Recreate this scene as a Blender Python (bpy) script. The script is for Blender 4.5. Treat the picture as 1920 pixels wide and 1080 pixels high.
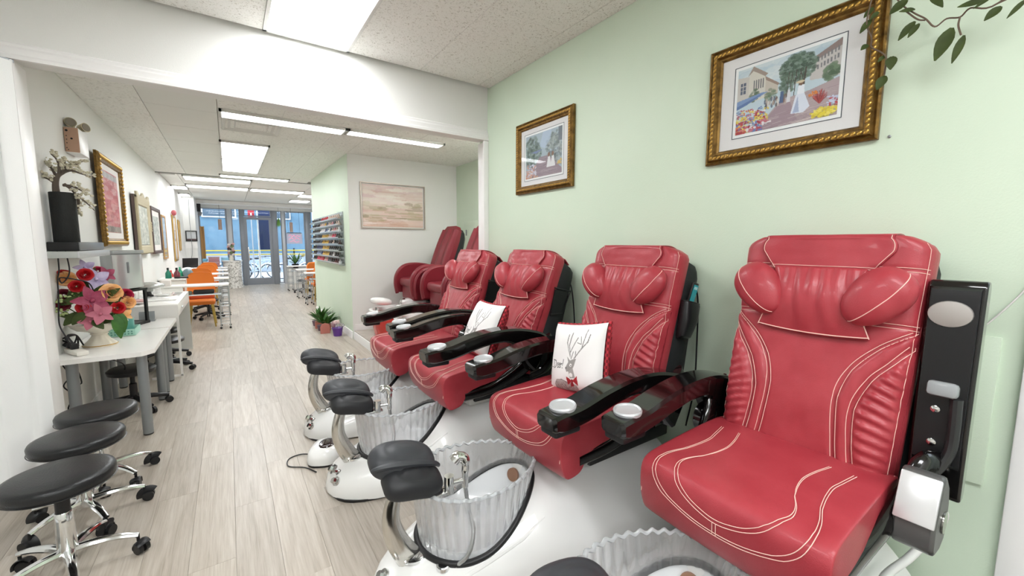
import bpy, bmesh, math, random
import numpy as np
from mathutils import Vector, Matrix, noise as mnoise
random.seed(7)
PI = math.pi
for o in list(bpy.data.objects): bpy.data.objects.remove(o)
SC = bpy.context.scene
COL = SC.collection

# ------------------------------------------------------------------ camera
CAMH, YAW, PITCH, ROLL, FPX = 1.55, 34.75, -6.12, 0.22, 764.0
def cam_axes():
    y, p, r = [math.radians(v) for v in (YAW, PITCH, ROLL)]
    f = Vector((math.sin(y)*math.cos(p), math.cos(y)*math.cos(p), math.sin(p)))
    rt = Vector((math.cos(y), -math.sin(y), 0)); up = rt.cross(f)
    return rt*math.cos(r)+up*math.sin(r), up*math.cos(r)-rt*math.sin(r), f
RT, UP, FW = cam_axes()
cam = bpy.data.objects.new('camera', bpy.data.cameras.new('camera'))
cam.data.sensor_width = 36; cam.data.lens = FPX/1920*36; cam.data.clip_start = .02; cam.data.clip_end = 200
m = Matrix((RT, UP, -FW)).transposed().to_4x4(); m.translation = (0, 0, CAMH)
cam.matrix_world = m; COL.objects.link(cam); SC.camera = cam

# ------------------------------------------------------------------ view, world, light levels
vs = SC.view_settings
vs.view_transform = 'Standard'; vs.look = 'None'; vs.gamma = 1; vs.use_curve_mapping = False
vs.exposure = 1.08
LAMP, LAMPF = 8.8, 6.2     # strength of the ceiling diffusers, near room and front shop
w = bpy.data.worlds.new('sky'); SC.world = w; w.use_nodes = True
wn = w.node_tree.nodes['Background']
wn.inputs[0].default_value = (.80, .90, 1, 1); wn.inputs[1].default_value = 1.9

def ray(x, y): return RT*((x-960)/FPX) - UP*((y-540)/FPX) + FW
def onx(x, y, X): d = ray(x, y); return Vector((0, 0, CAMH))+d*(X/d.x)
def ony(x, y, Y): d = ray(x, y); return Vector((0, 0, CAMH))+d*(Y/d.y)

# ------------------------------------------------------------------ materials
def s2l(c): return c/12.92 if c <= .04045 else ((c+.055)/1.055)**2.4
def hx(h): return tuple(s2l(int(h[i:i+2], 16)/255) for i in (1, 3, 5))
MATS = {}
def mat(name, col='', rough=.5, metal=0, coat=0, trans=0, ior=1.45, emit=0, bump=None, vary=None, spec=.5):
    if name in MATS: return MATS[name]
    m = bpy.data.materials.new(name); m.use_nodes = True; nt = m.node_tree; b = nt.nodes['Principled BSDF']
    c = hx(col) if isinstance(col, str) else col
    b.inputs['Base Color'].default_value = (*c, 1); b.inputs['Roughness'].default_value = rough
    b.inputs['Metallic'].default_value = metal; b.inputs['Coat Weight'].default_value = coat
    b.inputs['Coat Roughness'].default_value = .06
    b.inputs['Transmission Weight'].default_value = trans; b.inputs['IOR'].default_value = ior
    b.inputs['Specular IOR Level'].default_value = spec
    if emit: b.inputs['Emission Color'].default_value = (*c, 1); b.inputs['Emission Strength'].default_value = emit
    tc = nt.nodes.new('ShaderNodeTexCoord')
    if bump:
        sc, st = bump
        n = nt.nodes.new('ShaderNodeTexNoise'); n.inputs['Scale'].default_value = sc; n.inputs['Detail'].default_value = 4
        bp = nt.nodes.new('ShaderNodeBump'); bp.inputs['Strength'].default_value = st; bp.inputs['Distance'].default_value = .01
        nt.links.new(tc.outputs['Object'], n.inputs['Vector']); nt.links.new(n.outputs['Fac'], bp.inputs['Height'])
        nt.links.new(bp.outputs[0], b.inputs['Normal'])
    if vary:
        c2, sc = vary; c2 = hx(c2) if isinstance(c2, str) else c2
        n = nt.nodes.new('ShaderNodeTexNoise'); n.inputs['Scale'].default_value = sc; n.inputs['Detail'].default_value = 6
        r = nt.nodes.new('ShaderNodeValToRGB'); r.color_ramp.elements[0].position = .35; r.color_ramp.elements[1].position = .68
        r.color_ramp.elements[0].color = (*c, 1); r.color_ramp.elements[1].color = (*c2, 1)
        nt.links.new(tc.outputs['Object'], n.inputs['Vector']); nt.links.new(n.outputs['Fac'], r.inputs['Fac'])
        nt.links.new(r.outputs[0], b.inputs['Base Color'])
    MATS[name] = m; return m

def wood_mat(name, cols, rough, sx=16, sy=1.3):
    m = bpy.data.materials.new(name); m.use_nodes = True; nt = m.node_tree; b = nt.nodes['Principled BSDF']; N = nt.nodes.new; L = nt.links.new
    tc = N('ShaderNodeTexCoord'); oi = N('ShaderNodeObjectInfo')
    mul = N('ShaderNodeVectorMath'); mul.operation = 'SCALE'; mul.inputs[0].default_value = (37, 91, 13); L(oi.outputs['Random'], mul.inputs['Scale'])
    add = N('ShaderNodeVectorMath'); L(tc.outputs['Object'], add.inputs[0]); L(mul.outputs[0], add.inputs[1])
    mp = N('ShaderNodeMapping'); mp.inputs['Scale'].default_value = (sx, sy, 4); L(add.outputs[0], mp.inputs[0])
    n1 = N('ShaderNodeTexNoise'); n1.inputs['Scale'].default_value = 1.4; n1.inputs['Detail'].default_value = 8; n1.inputs['Distortion'].default_value = 1.1; L(mp.outputs[0], n1.inputs['Vector'])
    mp2 = N('ShaderNodeMapping'); mp2.inputs['Scale'].default_value = (sx*5, sy*2.2, 4); L(add.outputs[0], mp2.inputs[0])
    n2 = N('ShaderNodeTexNoise'); n2.inputs['Scale'].default_value = 1.6; n2.inputs['Detail'].default_value = 5; L(mp2.outputs[0], n2.inputs['Vector'])
    mx = N('ShaderNodeMath'); mx.operation = 'MULTIPLY_ADD'; mx.inputs[1].default_value = .45; L(n2.outputs['Fac'], mx.inputs[0])
    m2 = N('ShaderNodeMath'); m2.operation = 'MULTIPLY'; m2.inputs[1].default_value = .62; L(n1.outputs['Fac'], m2.inputs[0]); L(m2.outputs[0], mx.inputs[2])
    r = N('ShaderNodeValToRGB'); r.color_ramp.elements[0].position = .30; r.color_ramp.elements[1].position = .72
    r.color_ramp.elements[0].color = (*hx(cols[0]), 1); r.color_ramp.elements[1].color = (*hx(cols[2]), 1)
    e = r.color_ramp.elements.new(.5); e.color = (*hx(cols[1]), 1); L(mx.outputs[0], r.inputs['Fac'])
    hsv = N('ShaderNodeHueSaturation'); mr = N('ShaderNodeMapRange'); mr.inputs['To Min'].default_value = .9; mr.inputs['To Max'].default_value = 1.07
    L(oi.outputs['Random'], mr.inputs['Value']); L(mr.outputs[0], hsv.inputs['Value']); L(r.outputs[0], hsv.inputs['Color'])
    L(hsv.outputs[0], b.inputs['Base Color']); b.inputs['Roughness'].default_value = rough
    bp = N('ShaderNodeBump'); bp.inputs['Strength'].default_value = .08; bp.inputs['Distance'].default_value = .01; L(n2.outputs['Fac'], bp.inputs['Height']); L(bp.outputs[0], b.inputs['Normal'])
    MATS[name] = m; return m

def ceil_mat(name, col, dark, scale, amount, bumpst):
    m = bpy.data.materials.new(name); m.use_nodes = True; nt = m.node_tree; b = nt.nodes['Principled BSDF']; N = nt.nodes.new; L = nt.links.new
    tc = N('ShaderNodeTexCoord'); n = N('ShaderNodeTexNoise'); n.inputs['Scale'].default_value = scale; n.inputs['Detail'].default_value = 3; n.inputs['Distortion'].default_value = 1.6
    L(tc.outputs['Object'], n.inputs['Vector'])
    r = N('ShaderNodeValToRGB'); r.color_ramp.elements[0].position = amount-.05; r.color_ramp.elements[1].position = amount+.03
    r.color_ramp.elements[0].color = (*hx(dark), 1); r.color_ramp.elements[1].color = (*hx(col), 1); L(n.outputs['Fac'], r.inputs['Fac'])
    L(r.outputs[0], b.inputs['Base Color']); b.inputs['Roughness'].default_value = .9
    bp = N('ShaderNodeBump'); bp.inputs['Strength'].default_value = bumpst; bp.inputs['Distance'].default_value = .004; L(r.outputs[0], bp.inputs['Height']); L(bp.outputs[0], b.inputs['Normal'])
    MATS[name] = m; return m

def paint_mat():
    m = bpy.data.materials.new('print'); m.use_nodes = True; nt = m.node_tree; b = nt.nodes['Principled BSDF']
    a = nt.nodes.new('ShaderNodeVertexColor'); a.layer_name = 'Col'; nt.links.new(a.outputs['Color'], b.inputs['Base Color'])
    b.inputs['Roughness'].default_value = .6; MATS['print'] = m; return m
PRINT = paint_mat()

def plaid_mat():
    m = bpy.data.materials.new('plaid'); m.use_nodes = True; nt = m.node_tree; b = nt.nodes['Principled BSDF']; N = nt.nodes.new; L = nt.links.new
    tc = N('ShaderNodeTexCoord'); c = N('ShaderNodeTexChecker'); c.inputs['Scale'].default_value = 62
    c.inputs['Color1'].default_value = (*hx('#c03440'), 1); c.inputs['Color2'].default_value = (*hx('#7a1c24'), 1)
    L(tc.outputs['Object'], c.inputs['Vector']); L(c.outputs['Color'], b.inputs['Base Color']); b.inputs['Roughness'].default_value = .9
    MATS['plaid'] = m; return m
PLAID = plaid_mat()

def facing_mix(nt, base, k):
    N = nt.nodes.new; L = nt.links.new; lw = N('ShaderNodeLayerWeight'); lw.inputs['Blend'].default_value = .5
    p = N('ShaderNodeMath'); p.operation = 'POWER'; p.inputs[1].default_value = 4; L(lw.outputs['Facing'], p.inputs[0])
    q = N('ShaderNodeMath'); q.operation = 'MULTIPLY_ADD'; q.inputs[1].default_value = k; q.inputs[2].default_value = base; L(p.outputs[0], q.inputs[0]); return q.outputs[0]
def glass_mat(name, tint, base, k):       # thin pane: clear plus a sheen
    m = bpy.data.materials.new(name); m.use_nodes = True; nt = m.node_tree; N = nt.nodes.new; L = nt.links.new
    nt.nodes.remove(nt.nodes['Principled BSDF']); out = nt.nodes['Material Output']
    t = N('ShaderNodeBsdfTransparent'); t.inputs[0].default_value = (*tint, 1); g = N('ShaderNodeBsdfGlossy'); g.inputs['Roughness'].default_value = .02
    x = N('ShaderNodeMixShader'); L(facing_mix(nt, base, k), x.inputs[0]); L(t.outputs[0], x.inputs[1]); L(g.outputs[0], x.inputs[2]); L(x.outputs[0], out.inputs[0])
    MATS[name] = m; return m
PANE = glass_mat('pane_glass', (.95, .97, .98), .04, .5)
def crystal_mat():
    m = bpy.data.materials.new('crystal'); m.use_nodes = True; nt = m.node_tree; N = nt.nodes.new; L = nt.links.new
    nt.nodes.remove(nt.nodes['Principled BSDF']); out = nt.nodes['Material Output']
    t = N('ShaderNodeBsdfTransparent'); t.inputs[0].default_value = (.99, .99, 1, 1)
    g = N('ShaderNodeBsdfGlossy'); g.inputs['Roughness'].default_value = .06; df = N('ShaderNodeBsdfTranslucent'); df.inputs[0].default_value = (.93, .94, .95, 1)
    d2 = N('ShaderNodeBsdfDiffuse'); d2.inputs[0].default_value = (.9, .91, .92, 1)
    a = N('ShaderNodeMixShader'); a.inputs[0].default_value = .5; L(df.outputs[0], a.inputs[1]); L(d2.outputs[0], a.inputs[2])
    rf = N('ShaderNodeBsdfGlass'); rf.inputs['IOR'].default_value = 1.38; rf.inputs['Roughness'].default_value = .02; rf.inputs[0].default_value = (.99, .995, 1, 1)
    e = N('ShaderNodeMixShader'); e.inputs[0].default_value = .65; L(t.outputs[0], e.inputs[1]); L(rf.outputs[0], e.inputs[2])
    c = N('ShaderNodeMixShader'); c.inputs[0].default_value = .12; L(e.outputs[0], c.inputs[1]); L(a.outputs[0], c.inputs[2])
    x = N('ShaderNodeMixShader'); L(facing_mix(nt, .10, .9), x.inputs[0]); L(c.outputs[0], x.inputs[1]); L(g.outputs[0], x.inputs[2])
    L(x.outputs[0], out.inputs[0]); MATS['crystal'] = m; return m
CRYSTAL = crystal_mat()

WHITEWALL = mat('white_paint', '#e9e9e6', .6, bump=(180, .12))
GREENWALL = mat('green_paint', '#d6e5d1', .5, bump=(160, .10), vary=('#d2e2cd', 1.5))
TRIMW = mat('trim_white', '#f2f1f0', .35)
FLOORW = wood_mat('grey_oak_plank', ('#9b9082', '#b4aa9d', '#c6beb3'), .34)
CEILN = ceil_mat('fissured_tile', '#efeee9', '#c6c3ba', 62, .40, .5)
CEILF = ceil_mat('pressed_tile', '#efefea', '#d9d9d3', 26, .42, .4)
CEILS = mat('smooth_tile', '#e8e9e4', .8, bump=(90, .1))
GRID = mat('ceiling_grid', '#d9d9d4', .5)
LIGHTM = mat('diffuser_light', (.965, .985, 1), .5, emit=LAMP)
LIGHTF = mat('diffuser_light_front', (.965, .985, 1), .5, emit=LAMPF)
RED = mat('red_leather', '#a3333d', .40, coat=.10, bump=(220, .10), vary=('#ae3e47', 9))
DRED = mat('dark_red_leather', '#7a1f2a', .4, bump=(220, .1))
THREAD = mat('cream_thread', '#eec4b8', .7)
BLACKG = mat('black_lacquer', '#0d0b0b', .12, coat=.5)
BLACKP = mat('black_plastic', '#18181a', .4)
BLACKF = mat('black_fabric', '#1e2122', .65, bump=(400, .2))
BLACKV = mat('black_vinyl', '#1b1c1e', .34, bump=(150, .12))
RUBBER = mat('dark_rubber', '#26272a', .5)
GREYD = mat('grey_rubber', '#3a3c40', .45)
CHROME = mat('chrome', '#dfe0e0', .1, metal=1)
NICKEL = mat('brushed_nickel', '#cfccc6', .16, metal=1)
STEEL = mat('grey_steel', '#8d9193', .4, metal=.5)
ALU = mat('silver_plastic', '#c9cbce', .35, metal=.35)
GLOSSW = mat('white_gelcoat', '#eeeeec', .12, coat=.4)
MATTW = mat('white_laminate', '#f0eeea', .28)
PEDEST = mat('pale_grey_plastic', '#d5d7d4', .3)
GOLD = mat('gilt_wood', '#8a6a34', .35, metal=.6, vary=('#5c431c', 30), bump=(60, .5))
GILT = mat('bright_gilt', '#c39a4c', .28, metal=.75)
BROWNF = mat('dark_wood_frame', '#5a4a45', .5)
CREAMF = mat('cream_frame', '#b9ad90', .5, bump=(50, .4))
LIGHTOAK = mat('light_oak_frame', '#b78d57', .5)
MATB = mat('mat_board', '#eae6e4', .7)
ORANGE = mat('orange_fabric', '#e07a2c', .75, bump=(300, .15))
GOLDLEG = mat('gold_leg', '#b79a4c', .35, metal=.5)
LEAF = mat('leaf_green', '#2f5a22', .45, vary=('#46772f', 12))
LEAFD = mat('dark_leaf', '#37431f', .6, vary=('#465428', 20), spec=.3)
STEMB = mat('twig', '#6a5a4c', .8)
BARK = mat('bark_grey', '#6b6057', .85, bump=(60, .5))
BLOSSOM = mat('blossom_cream', '#d9d3bd', .7)
TERRA = mat('pink_terracotta', '#c77c70', .7)
CERAM = mat('cream_ceramic', '#e9e2d2', .3)

# ------------------------------------------------------------------ mesh builder
class MB:
    def __init__(s): s.bm = bmesh.new()
    def v(s, p): return s.bm.verts.new(p)
    def f(s, vs):
        try: return s.bm.faces.new(vs)
        except ValueError: return None
    def box(s, c, d, rot=None, bev=0, seg=2):
        r = bmesh.ops.create_cube(s.bm, size=1); vs_ = r['verts']
        M = Matrix.Translation(c) @ (rot.to_4x4() if rot else Matrix()) @ Matrix.Diagonal((*d, 1))
        bmesh.ops.transform(s.bm, matrix=M, verts=vs_)
        if bev:
            es = list({e for v in vs_ for e in v.link_edges})
            bmesh.ops.bevel(s.bm, geom=es, offset=bev, segments=seg, affect='EDGES', profile=.5)
        return s
    def rings(s, rs, cap=True, closed=True):
        L = [[s.v(p) for p in r] for r in rs]; n = len(L[0])
        for a, b in zip(L, L[1:]):
            for i in range(n if closed else n-1):
                j = (i+1) % n; s.f((a[i], a[j], b[j], b[i]))
        if cap and closed: s.f(L[0][::-1]); s.f(L[-1])
        return s
    def tube(s, pts, r, n=8, cap=True, flat=None):
        pts = [Vector(p) for p in pts]; rs = []; N = len(pts)
        rad = r if isinstance(r, (list, tuple)) else [r]*N
        t0 = (pts[1]-pts[0]).normalized(); up = Vector((0, 0, 1)) if abs(t0.z) < .9 else Vector((1, 0, 0))
        a = t0.cross(up).normalized()
        for i, p in enumerate(pts):
            t = (pts[min(i+1, N-1)]-pts[max(i-1, 0)]).normalized()
            a = (a-t*a.dot(t)).normalized(); b = t.cross(a)
            fa, fb = flat if flat else (1, 1)
            rs.append([p+a*(fa*rad[i]*math.cos(k*2*PI/n))+b*(fb*rad[i]*math.sin(k*2*PI/n)) for k in range(n)])
        return s.rings(rs, cap)
    def cyl(s, p0, p1, r0, r1=None, n=16): return s.tube([p0, p1], [r0, r0 if r1 is None else r1], n)
    def lathe(s, prof, n=24, c=(0, 0, 0), M=None, cap=True):
        rs = []
        for r, z in prof:
            ring = [Vector((r*math.cos(k*2*PI/n), r*math.sin(k*2*PI/n), z)) for k in range(n)]
            if M: ring = [M @ q for q in ring]
            rs.append([q+Vector(c) for q in ring])
        return s.rings(rs, cap)
    def sph(s, c, r, nu=14, nv=9, M=None, e=1.0):
        r = (r, r, r) if not isinstance(r, (tuple, list)) else r
        pw = lambda x: math.copysign(abs(x)**e, x)
        rs = []
        for j in range(nv+1):
            th = -PI/2+PI*max(.02, min(.98, j/nv)); ring = []
            for k in range(nu):
                ph = k*2*PI/nu
                q = Vector((r[0]*pw(math.cos(th))*pw(math.cos(ph)), r[1]*pw(math.cos(th))*pw(math.sin(ph)), r[2]*pw(math.sin(th))))
                ring.append((M @ q if M else q)+Vector(c))
            rs.append(ring)
        return s.rings(rs, True)
    def prism(s, poly, a, b, ax='y'):
        def P(u, v, t): return {'y': (u, t, v), 'x': (t, u, v), 'z': (u, v, t)}[ax]
        A = [s.v(P(u, v, a)) for u, v in poly]; B = [s.v(P(u, v, b)) for u, v in poly]; n = len(poly)
        for i in range(n): s.f((A[i], A[(i+1) % n], B[(i+1) % n], B[i]))
        s.f(A[::-1]); s.f(B); return s
    def grid(s, fn, nu, nv, cu=False):
        L = [[s.v(fn(i/(nu if cu else nu-1), j/(nv-1))) for i in range(nu)] for j in range(nv)]
        for a, b in zip(L, L[1:]):
            for i in range(nu if cu else nu-1):
                k = (i+1) % nu; s.f((a[i], a[k], b[k], b[i]))
        return s
    def frame(s, w, h, prof):                # mitred frame in the xz plane; prof = (inset, depth towards -y)
        rs = []
        for ins, d in prof:
            a, b = w/2-ins, h/2-ins; rs.append([Vector((-a, -d, -b)), Vector((a, -d, -b)), Vector((a, -d, b)), Vector((-a, -d, b))])
        return s.rings(rs, False)
    def leaf(s, p, d, n, L, W, droop=.2, k=5):
        p = Vector(p); d = Vector(d).normalized(); n = Vector(n); sd = d.cross(n).normalized(); n = sd.cross(d).normalized()
        rows = []
        for i in range(k+1):
            t = i/k; wd = W*math.sin(PI*min(1, t*.93+.04))**.8*(1-.35*t); c = p+d*(L*t)-n*(droop*L*t*t)
            rows.append((c-sd*wd/2+n*wd*.18, c, c+sd*wd/2+n*wd*.18))
        V = [[s.v(q) for q in r] for r in rows]
        for a, b in zip(V, V[1:]):
            for i in (0, 1): s.f((a[i], a[i+1], b[i+1], b[i]))
        return s
    def obj(s, name, m, parent=None, smooth=40, sub=0, loc=None, solid=0, flip=False):
        bmesh.ops.recalc_face_normals(s.bm, faces=s.bm.faces)
        if flip: bmesh.ops.reverse_faces(s.bm, faces=s.bm.faces)
        me = bpy.data.meshes.new(name); s.bm.to_mesh(me); s.bm.free()
        if m: me.materials.append(m)
        if smooth:
            me.polygons.foreach_set('use_smooth', [True]*len(me.polygons)); me.set_sharp_from_angle(angle=math.radians(smooth))
        o = bpy.data.objects.new(name, me); COL.objects.link(o)
        if parent: o.parent = parent
        if loc: o.location = loc
        if solid:
            q = o.modifiers.new('s', 'SOLIDIFY'); q.thickness = solid; q.offset = 0
        if sub:
            q = o.modifiers.new('u', 'SUBSURF'); q.levels = sub; q.render_levels = sub
        return o
def tag(o, label, cat, group=None):
    o['label'] = label; o['category'] = cat
    if group: o['group'] = group
    return o
def thing(name, label, cat, loc=(0, 0, 0), rz=0, group=None):
    o = bpy.data.objects.new(name, None); o.empty_display_size = .1; COL.objects.link(o)
    o.location = loc; o.rotation_euler = (0, 0, rz); return tag(o, label, cat, group)
def struct(o): o['kind'] = 'structure'; return o
def inst(src, parent=None, loc=(0, 0, 0), rz=0, sc=None):
    c = src.copy(); COL.objects.link(c); c.parent = parent; c.location = loc; c.rotation_euler = (0, 0, rz)
    if sc: c.scale = sc
    return c
def dup(root, loc, rz=None, label=None):
    r = root.copy(); COL.objects.link(r); r.location = loc
    if rz is not None: r.rotation_euler = (0, 0, rz)
    if label: r['label'] = label
    for ch in list(root.children):
        c = ch.copy(); COL.objects.link(c); c.parent = r
        for g in list(ch.children):
            d = g.copy(); COL.objects.link(d); d.parent = c
    return r
def spline(pts, n=8):
    P = [Vector(p) for p in pts]; P = [P[0]*2-P[1]]+P+[P[-1]*2-P[-2]]; out = []
    for i in range(1, len(P)-2):
        a, b, c, d = P[i-1:i+3]
        for k in range(n):
            t = k/n; out.append(.5*((2*b)+(c-a)*t+(2*a-5*b+4*c-d)*t*t+(3*b-a-3*c+d)*t**3))
    return out+[P[-2]]
def lerp(tab, x):
    for (a, b), (c, d) in zip(tab, tab[1:]):
        if x <= c: t = max(0, (x-a)/(c-a)); t = t*t*(3-2*t) if len(tab) > 99 else t; return b+(d-b)*t
    return tab[-1][1]

# ------------------------------------------------------------------ flat prints as vertex colours
class CV:
    def __init__(s, w, h, bg): s.w, s.h = w, h; s.a = np.zeros((h, w, 3)); s.a[:] = hx(bg); s.Y, s.X = np.mgrid[0:h, 0:w]; s.X = (s.X+.5)/w; s.Y = 1-(s.Y+.5)/h; s.asp = w/h
    def put(s, m, col, al=1): s.a[m] = s.a[m]*(1-al)+np.array(hx(col))*al
    def rect(s, x0, y0, x1, y1, col, al=1): s.put((s.X >= x0) & (s.X <= x1) & (s.Y >= y0) & (s.Y <= y1), col, al)
    def ell(s, cx, cy, rx, ry, col, al=1): s.put(((s.X-cx)/rx)**2+((s.Y-cy)/ry)**2 <= 1, col, al)
    def poly(s, pts, col, al=1):
        m = np.zeros(s.X.shape, bool); n = len(pts)
        for i in range(n):
            (x0, y0), (x1, y1) = pts[i], pts[(i+1) % n]
            if y0 == y1: continue
            m ^= ((s.Y > y0) != (s.Y > y1)) & (s.X < (x1-x0)*(s.Y-y0)/(y1-y0)+x0)
        s.put(m, col, al)
    def line(s, pts, wd, col, al=1):
        m = np.zeros(s.X.shape, bool)
        for (x0, y0), (x1, y1) in zip(pts, pts[1:]):
            dx, dy = (x1-x0)*s.asp, y1-y0; L = dx*dx+dy*dy+1e-12
            t = np.clip(((s.X-x0)*s.asp*dx+(s.Y-y0)*dy)/L, 0, 1)
            m |= np.hypot((s.X-x0)*s.asp-t*dx, s.Y-y0-t*dy) < wd/2
        s.put(m, col, al)
    def mesh(s, name, fn, parent=None, loc=None, m=None):
        w, h = s.w, s.h; V = [fn((i+.5)/w, 1-(j+.5)/h) for j in range(h) for i in range(w)]
        F = [(j*w+i, (j+1)*w+i, (j+1)*w+i+1, j*w+i+1) for j in range(h-1) for i in range(w-1)]
        me = bpy.data.meshes.new(name); me.from_pydata(V, [], F)
        ca = me.color_attributes.new('Col', 'FLOAT_COLOR', 'POINT'); d = np.ones((w*h, 4), np.float32); d[:, :3] = s.a.reshape(-1, 3); ca.data.foreach_set('color', d.ravel())
        me.polygons.foreach_set('use_smooth', [True]*len(me.polygons)); me.materials.append(m or PRINT)
        o = bpy.data.objects.new(name, me); COL.objects.link(o); o.parent = parent
        if loc: o.location = loc
        return o
# ================================================================== THE SETTING
XL, XR, YH, ZN, ZF, YS = -1.1, 2.26, 3.71, 3.115, 2.95, 18.0
def wallbox(name, x0, x1, y0, y1, z0, z1, m): return struct(MB().box(((x0+x1)/2, (y0+y1)/2, (z0+z1)/2), (x1-x0, y1-y0, z1-z0)).obj(name, m, smooth=0))
floor = struct(MB().box((.2, 7.7, -.055), (7.2, 21.2, .09)).obj('floor', mat('subfloor', '#6f675c', .8), smooth=0))
PW, PL = .19, 1.25
pm = []
for k in range(3): 
    b = MB(); b.box((0, 0, -.005), (PW-.0008, PL-.0005, .01), bev=.0006, seg=1); o = b.obj('plank', FLOORW, floor, smooth=0); pm.append(o)
spots = []
for i in range(-7, 13):
    x = .04+i*PW
    for j in range(-1, 15):
        y = 1.5+j*PL+((i*0.37) % 1)*PL-.6
        far = y > 14 and (x < -.3 or x > 2)
        hid = (x > 1.5 and y > 4.2 and y < 10) or (x > 1.6 and y < 4) or x < -1.15 and y > 4.4 or y > 18.3 or y < .9 or (x < -.7 and y > 5)
        spots.append((x, y, hid or far))
vis = [q for q in spots if not q[2]][:297]; rest = [q for q in spots if q not in vis]
for k, (x, y, _) in enumerate(vis):
    if k < 3: pm[k].location = (x, y, 0)
    else: inst(pm[k % 3], floor, (x, y, 0))
b = MB()
for x, y, _ in rest: b.box((x, y, -.005), (PW-.0015, PL-.0015, .01))
for i in range(13, 17):
    for j in range(16): b.box((.04+i*PW, -2+j*PL, -.005), (PW-.0015, PL-.0015, .01))
for i in range(-18, -7):
    for j in range(6): b.box((.04+i*PW, -2+j*PL, -.005), (PW-.0015, PL-.0015, .01))
for i in range(-7, 13):
    for j in range(3): b.box((.04+i*PW, -1.9+j*PL-.2, -.005), (PW-.0015, PL-.0015, .01))
o = b.obj('plank_field', FLOORW, floor, smooth=0); o['kind'] = 'stuff'

# walls of the near room
wallbox('wall_right', XR, XR+.14, .06, YH+.16, 0, ZN+.1, GREENWALL)
wallbox('wall_right_rear', XR, XR+.14, -2.6, -.86, 0, ZN+.1, GREENWALL)
wallbox('wall_right_over_door', XR, XR+.14, -.86, .06, 2.1, ZN+.1, GREENWALL)
wallbox('wall_hall', 3.7, 3.8, -2.6, 3.6, 0, ZN+.1, WHITEWALL)
wallbox('wall_back', -3.2, 3.8, -2.7, -2.6, 0, ZN+.1, WHITEWALL)
wallbox('wall_left_near', -3.3, -3.2, -2.6, 3.7, 0, ZN+.1, WHITEWALL)
wallbox('wall_header', -3.3, XR, YH, YH+.16, 2.62, ZN+.1, WHITEWALL)
wallbox('wall_left_return', -3.3, -.97, YH, YH+.16, 0, 2.62, WHITEWALL)
# left wall of the shop front, the far walls
wallbox('wall_left', XL-.12, XL, YH+.16, YS+.2, 0, 3.2, WHITEWALL)
wallbox('wall_partition_green', 1.6, 1.7, 6.85, 10.2, 0, 3.2, GREENWALL)
wallbox('wall_alcove_end', 1.601, 3.62, 6.845, 6.95, 0, 3.2, WHITEWALL).location.x = .001
wallbox('wall_alcove_side', 3.5, 3.62, YH, 6.85, 0, 3.2, GREENWALL)
wallbox('wall_alcove_near', XR+.14, 3.62, YH, YH+.16, 0, 3.2, WHITEWALL)
wallbox('wall_partition_far', 1.7, 3.1, 10.1, 10.2, 0, 3.2, WHITEWALL)
wallbox('wall_right_front', 3.0, 3.12, 10.2, YS+.2, 0, 3.2, WHITEWALL)
wallbox('wall_return_left', XL, -.80, 16.3, 16.42, 0, 3.2, WHITEWALL)
wallbox('wall_return_side', -.92, -.80, 16.42, YS+.1, 0, 3.2, WHITEWALL)
# header moulding and casings
def strip(name, prof, p0, p1, m=TRIMW, flip=1):      # profile (out, up) swept from p0 to p1
    p0, p1 = Vector(p0), Vector(p1); d = (p1-p0).normalized(); n = Vector((d.y, -d.x, 0))*flip
    return struct(MB().rings([[p+n*u+Vector((0, 0, v)) for u, v in prof] for p in (p0, p1)]).obj(name, m, smooth=30))
mould = [(0, 0), (.028, 0), (.028, .02), (.02, .03), (.02, .062), (.012, .075), (.012, .09), (0, .1)]
strip('trim_header', mould, (-1.02, YH, 2.605), (XR-.002, YH, 2.605))
basep = [(0, 0), (.016, 0), (.016, .085), (.011, .095), (.009, .115), (0, .12)]
casing = [(0, 0), (.022, .002), (.022, .05), (.012, .062), (.012, .078), (0, .08)]
# right-hand end of the opening: white casing on the jamb face and the side
struct(MB().box((XR-.012, YH+.07, 1.3), (.024, .17, 2.6), bev=.004).obj('trim_jamb', TRIMW))
struct(MB().box((XR-.03, YH-.012, 1.3), (.06, .024, 2.6), bev=.006).obj('trim_jamb_face', TRIMW))
struct(MB().box((-.975, YH+.07, 1.3), (.024, .2, 2.6), bev=.004).obj('trim_jamb_left', TRIMW))
# doorway at the right edge of the view
d = thing('door_casing', '', ''); [d.__delitem__(k) for k in ('label', 'category')]; d.name = 'door_1'; d['kind'] = 'structure'
MB().box((XR-.012, .085, 1.07), (.024, .07, 2.14), bev=.006).obj('casing', TRIMW, d)
MB().box((XR-.012, -.88, 1.07), (.024, .07, 2.14), bev=.006).obj('casing', TRIMW, d)
MB().box((XR-.012, -.4, 2.13), (.024, .9, .07), bev=.006).obj('casing', TRIMW, d)
MB().box((XR+.07, .055, 1.05), (.16, .02, 2.1)).obj('jamb', TRIMW, d, smooth=0)
# baseboards
strip('baseboard_partition', basep, (1.6, 10.2, 0), (1.6, 6.86, 0), flip=1)
strip('baseboard_left', basep, (XL, 4.0, 0), (XL, 16.3, 0), flip=1)
strip('baseboard_right', basep, (XR, 3.6, 0), (XR, .13, 0), flip=1)
# raised platform of the alcove with its front board
pl = struct(MB().box((2.56, 5.45, .07), (1.88, 2.8, .13)).obj('floor_platform', mat('platform_tile', '#c2bcb2', .35, vary=('#b4ada2', 6)), smooth=0))
strip('baseboard_platform', basep, (1.62, 6.86, 0), (1.62, 4.05, 0), flip=1)
strip('baseboard_alcove', [(0, .0), (.012, 0), (.012, .10), (0, .11)], (3.5, 6.85, .135), (1.63, 6.85, .135), flip=-1)
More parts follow.
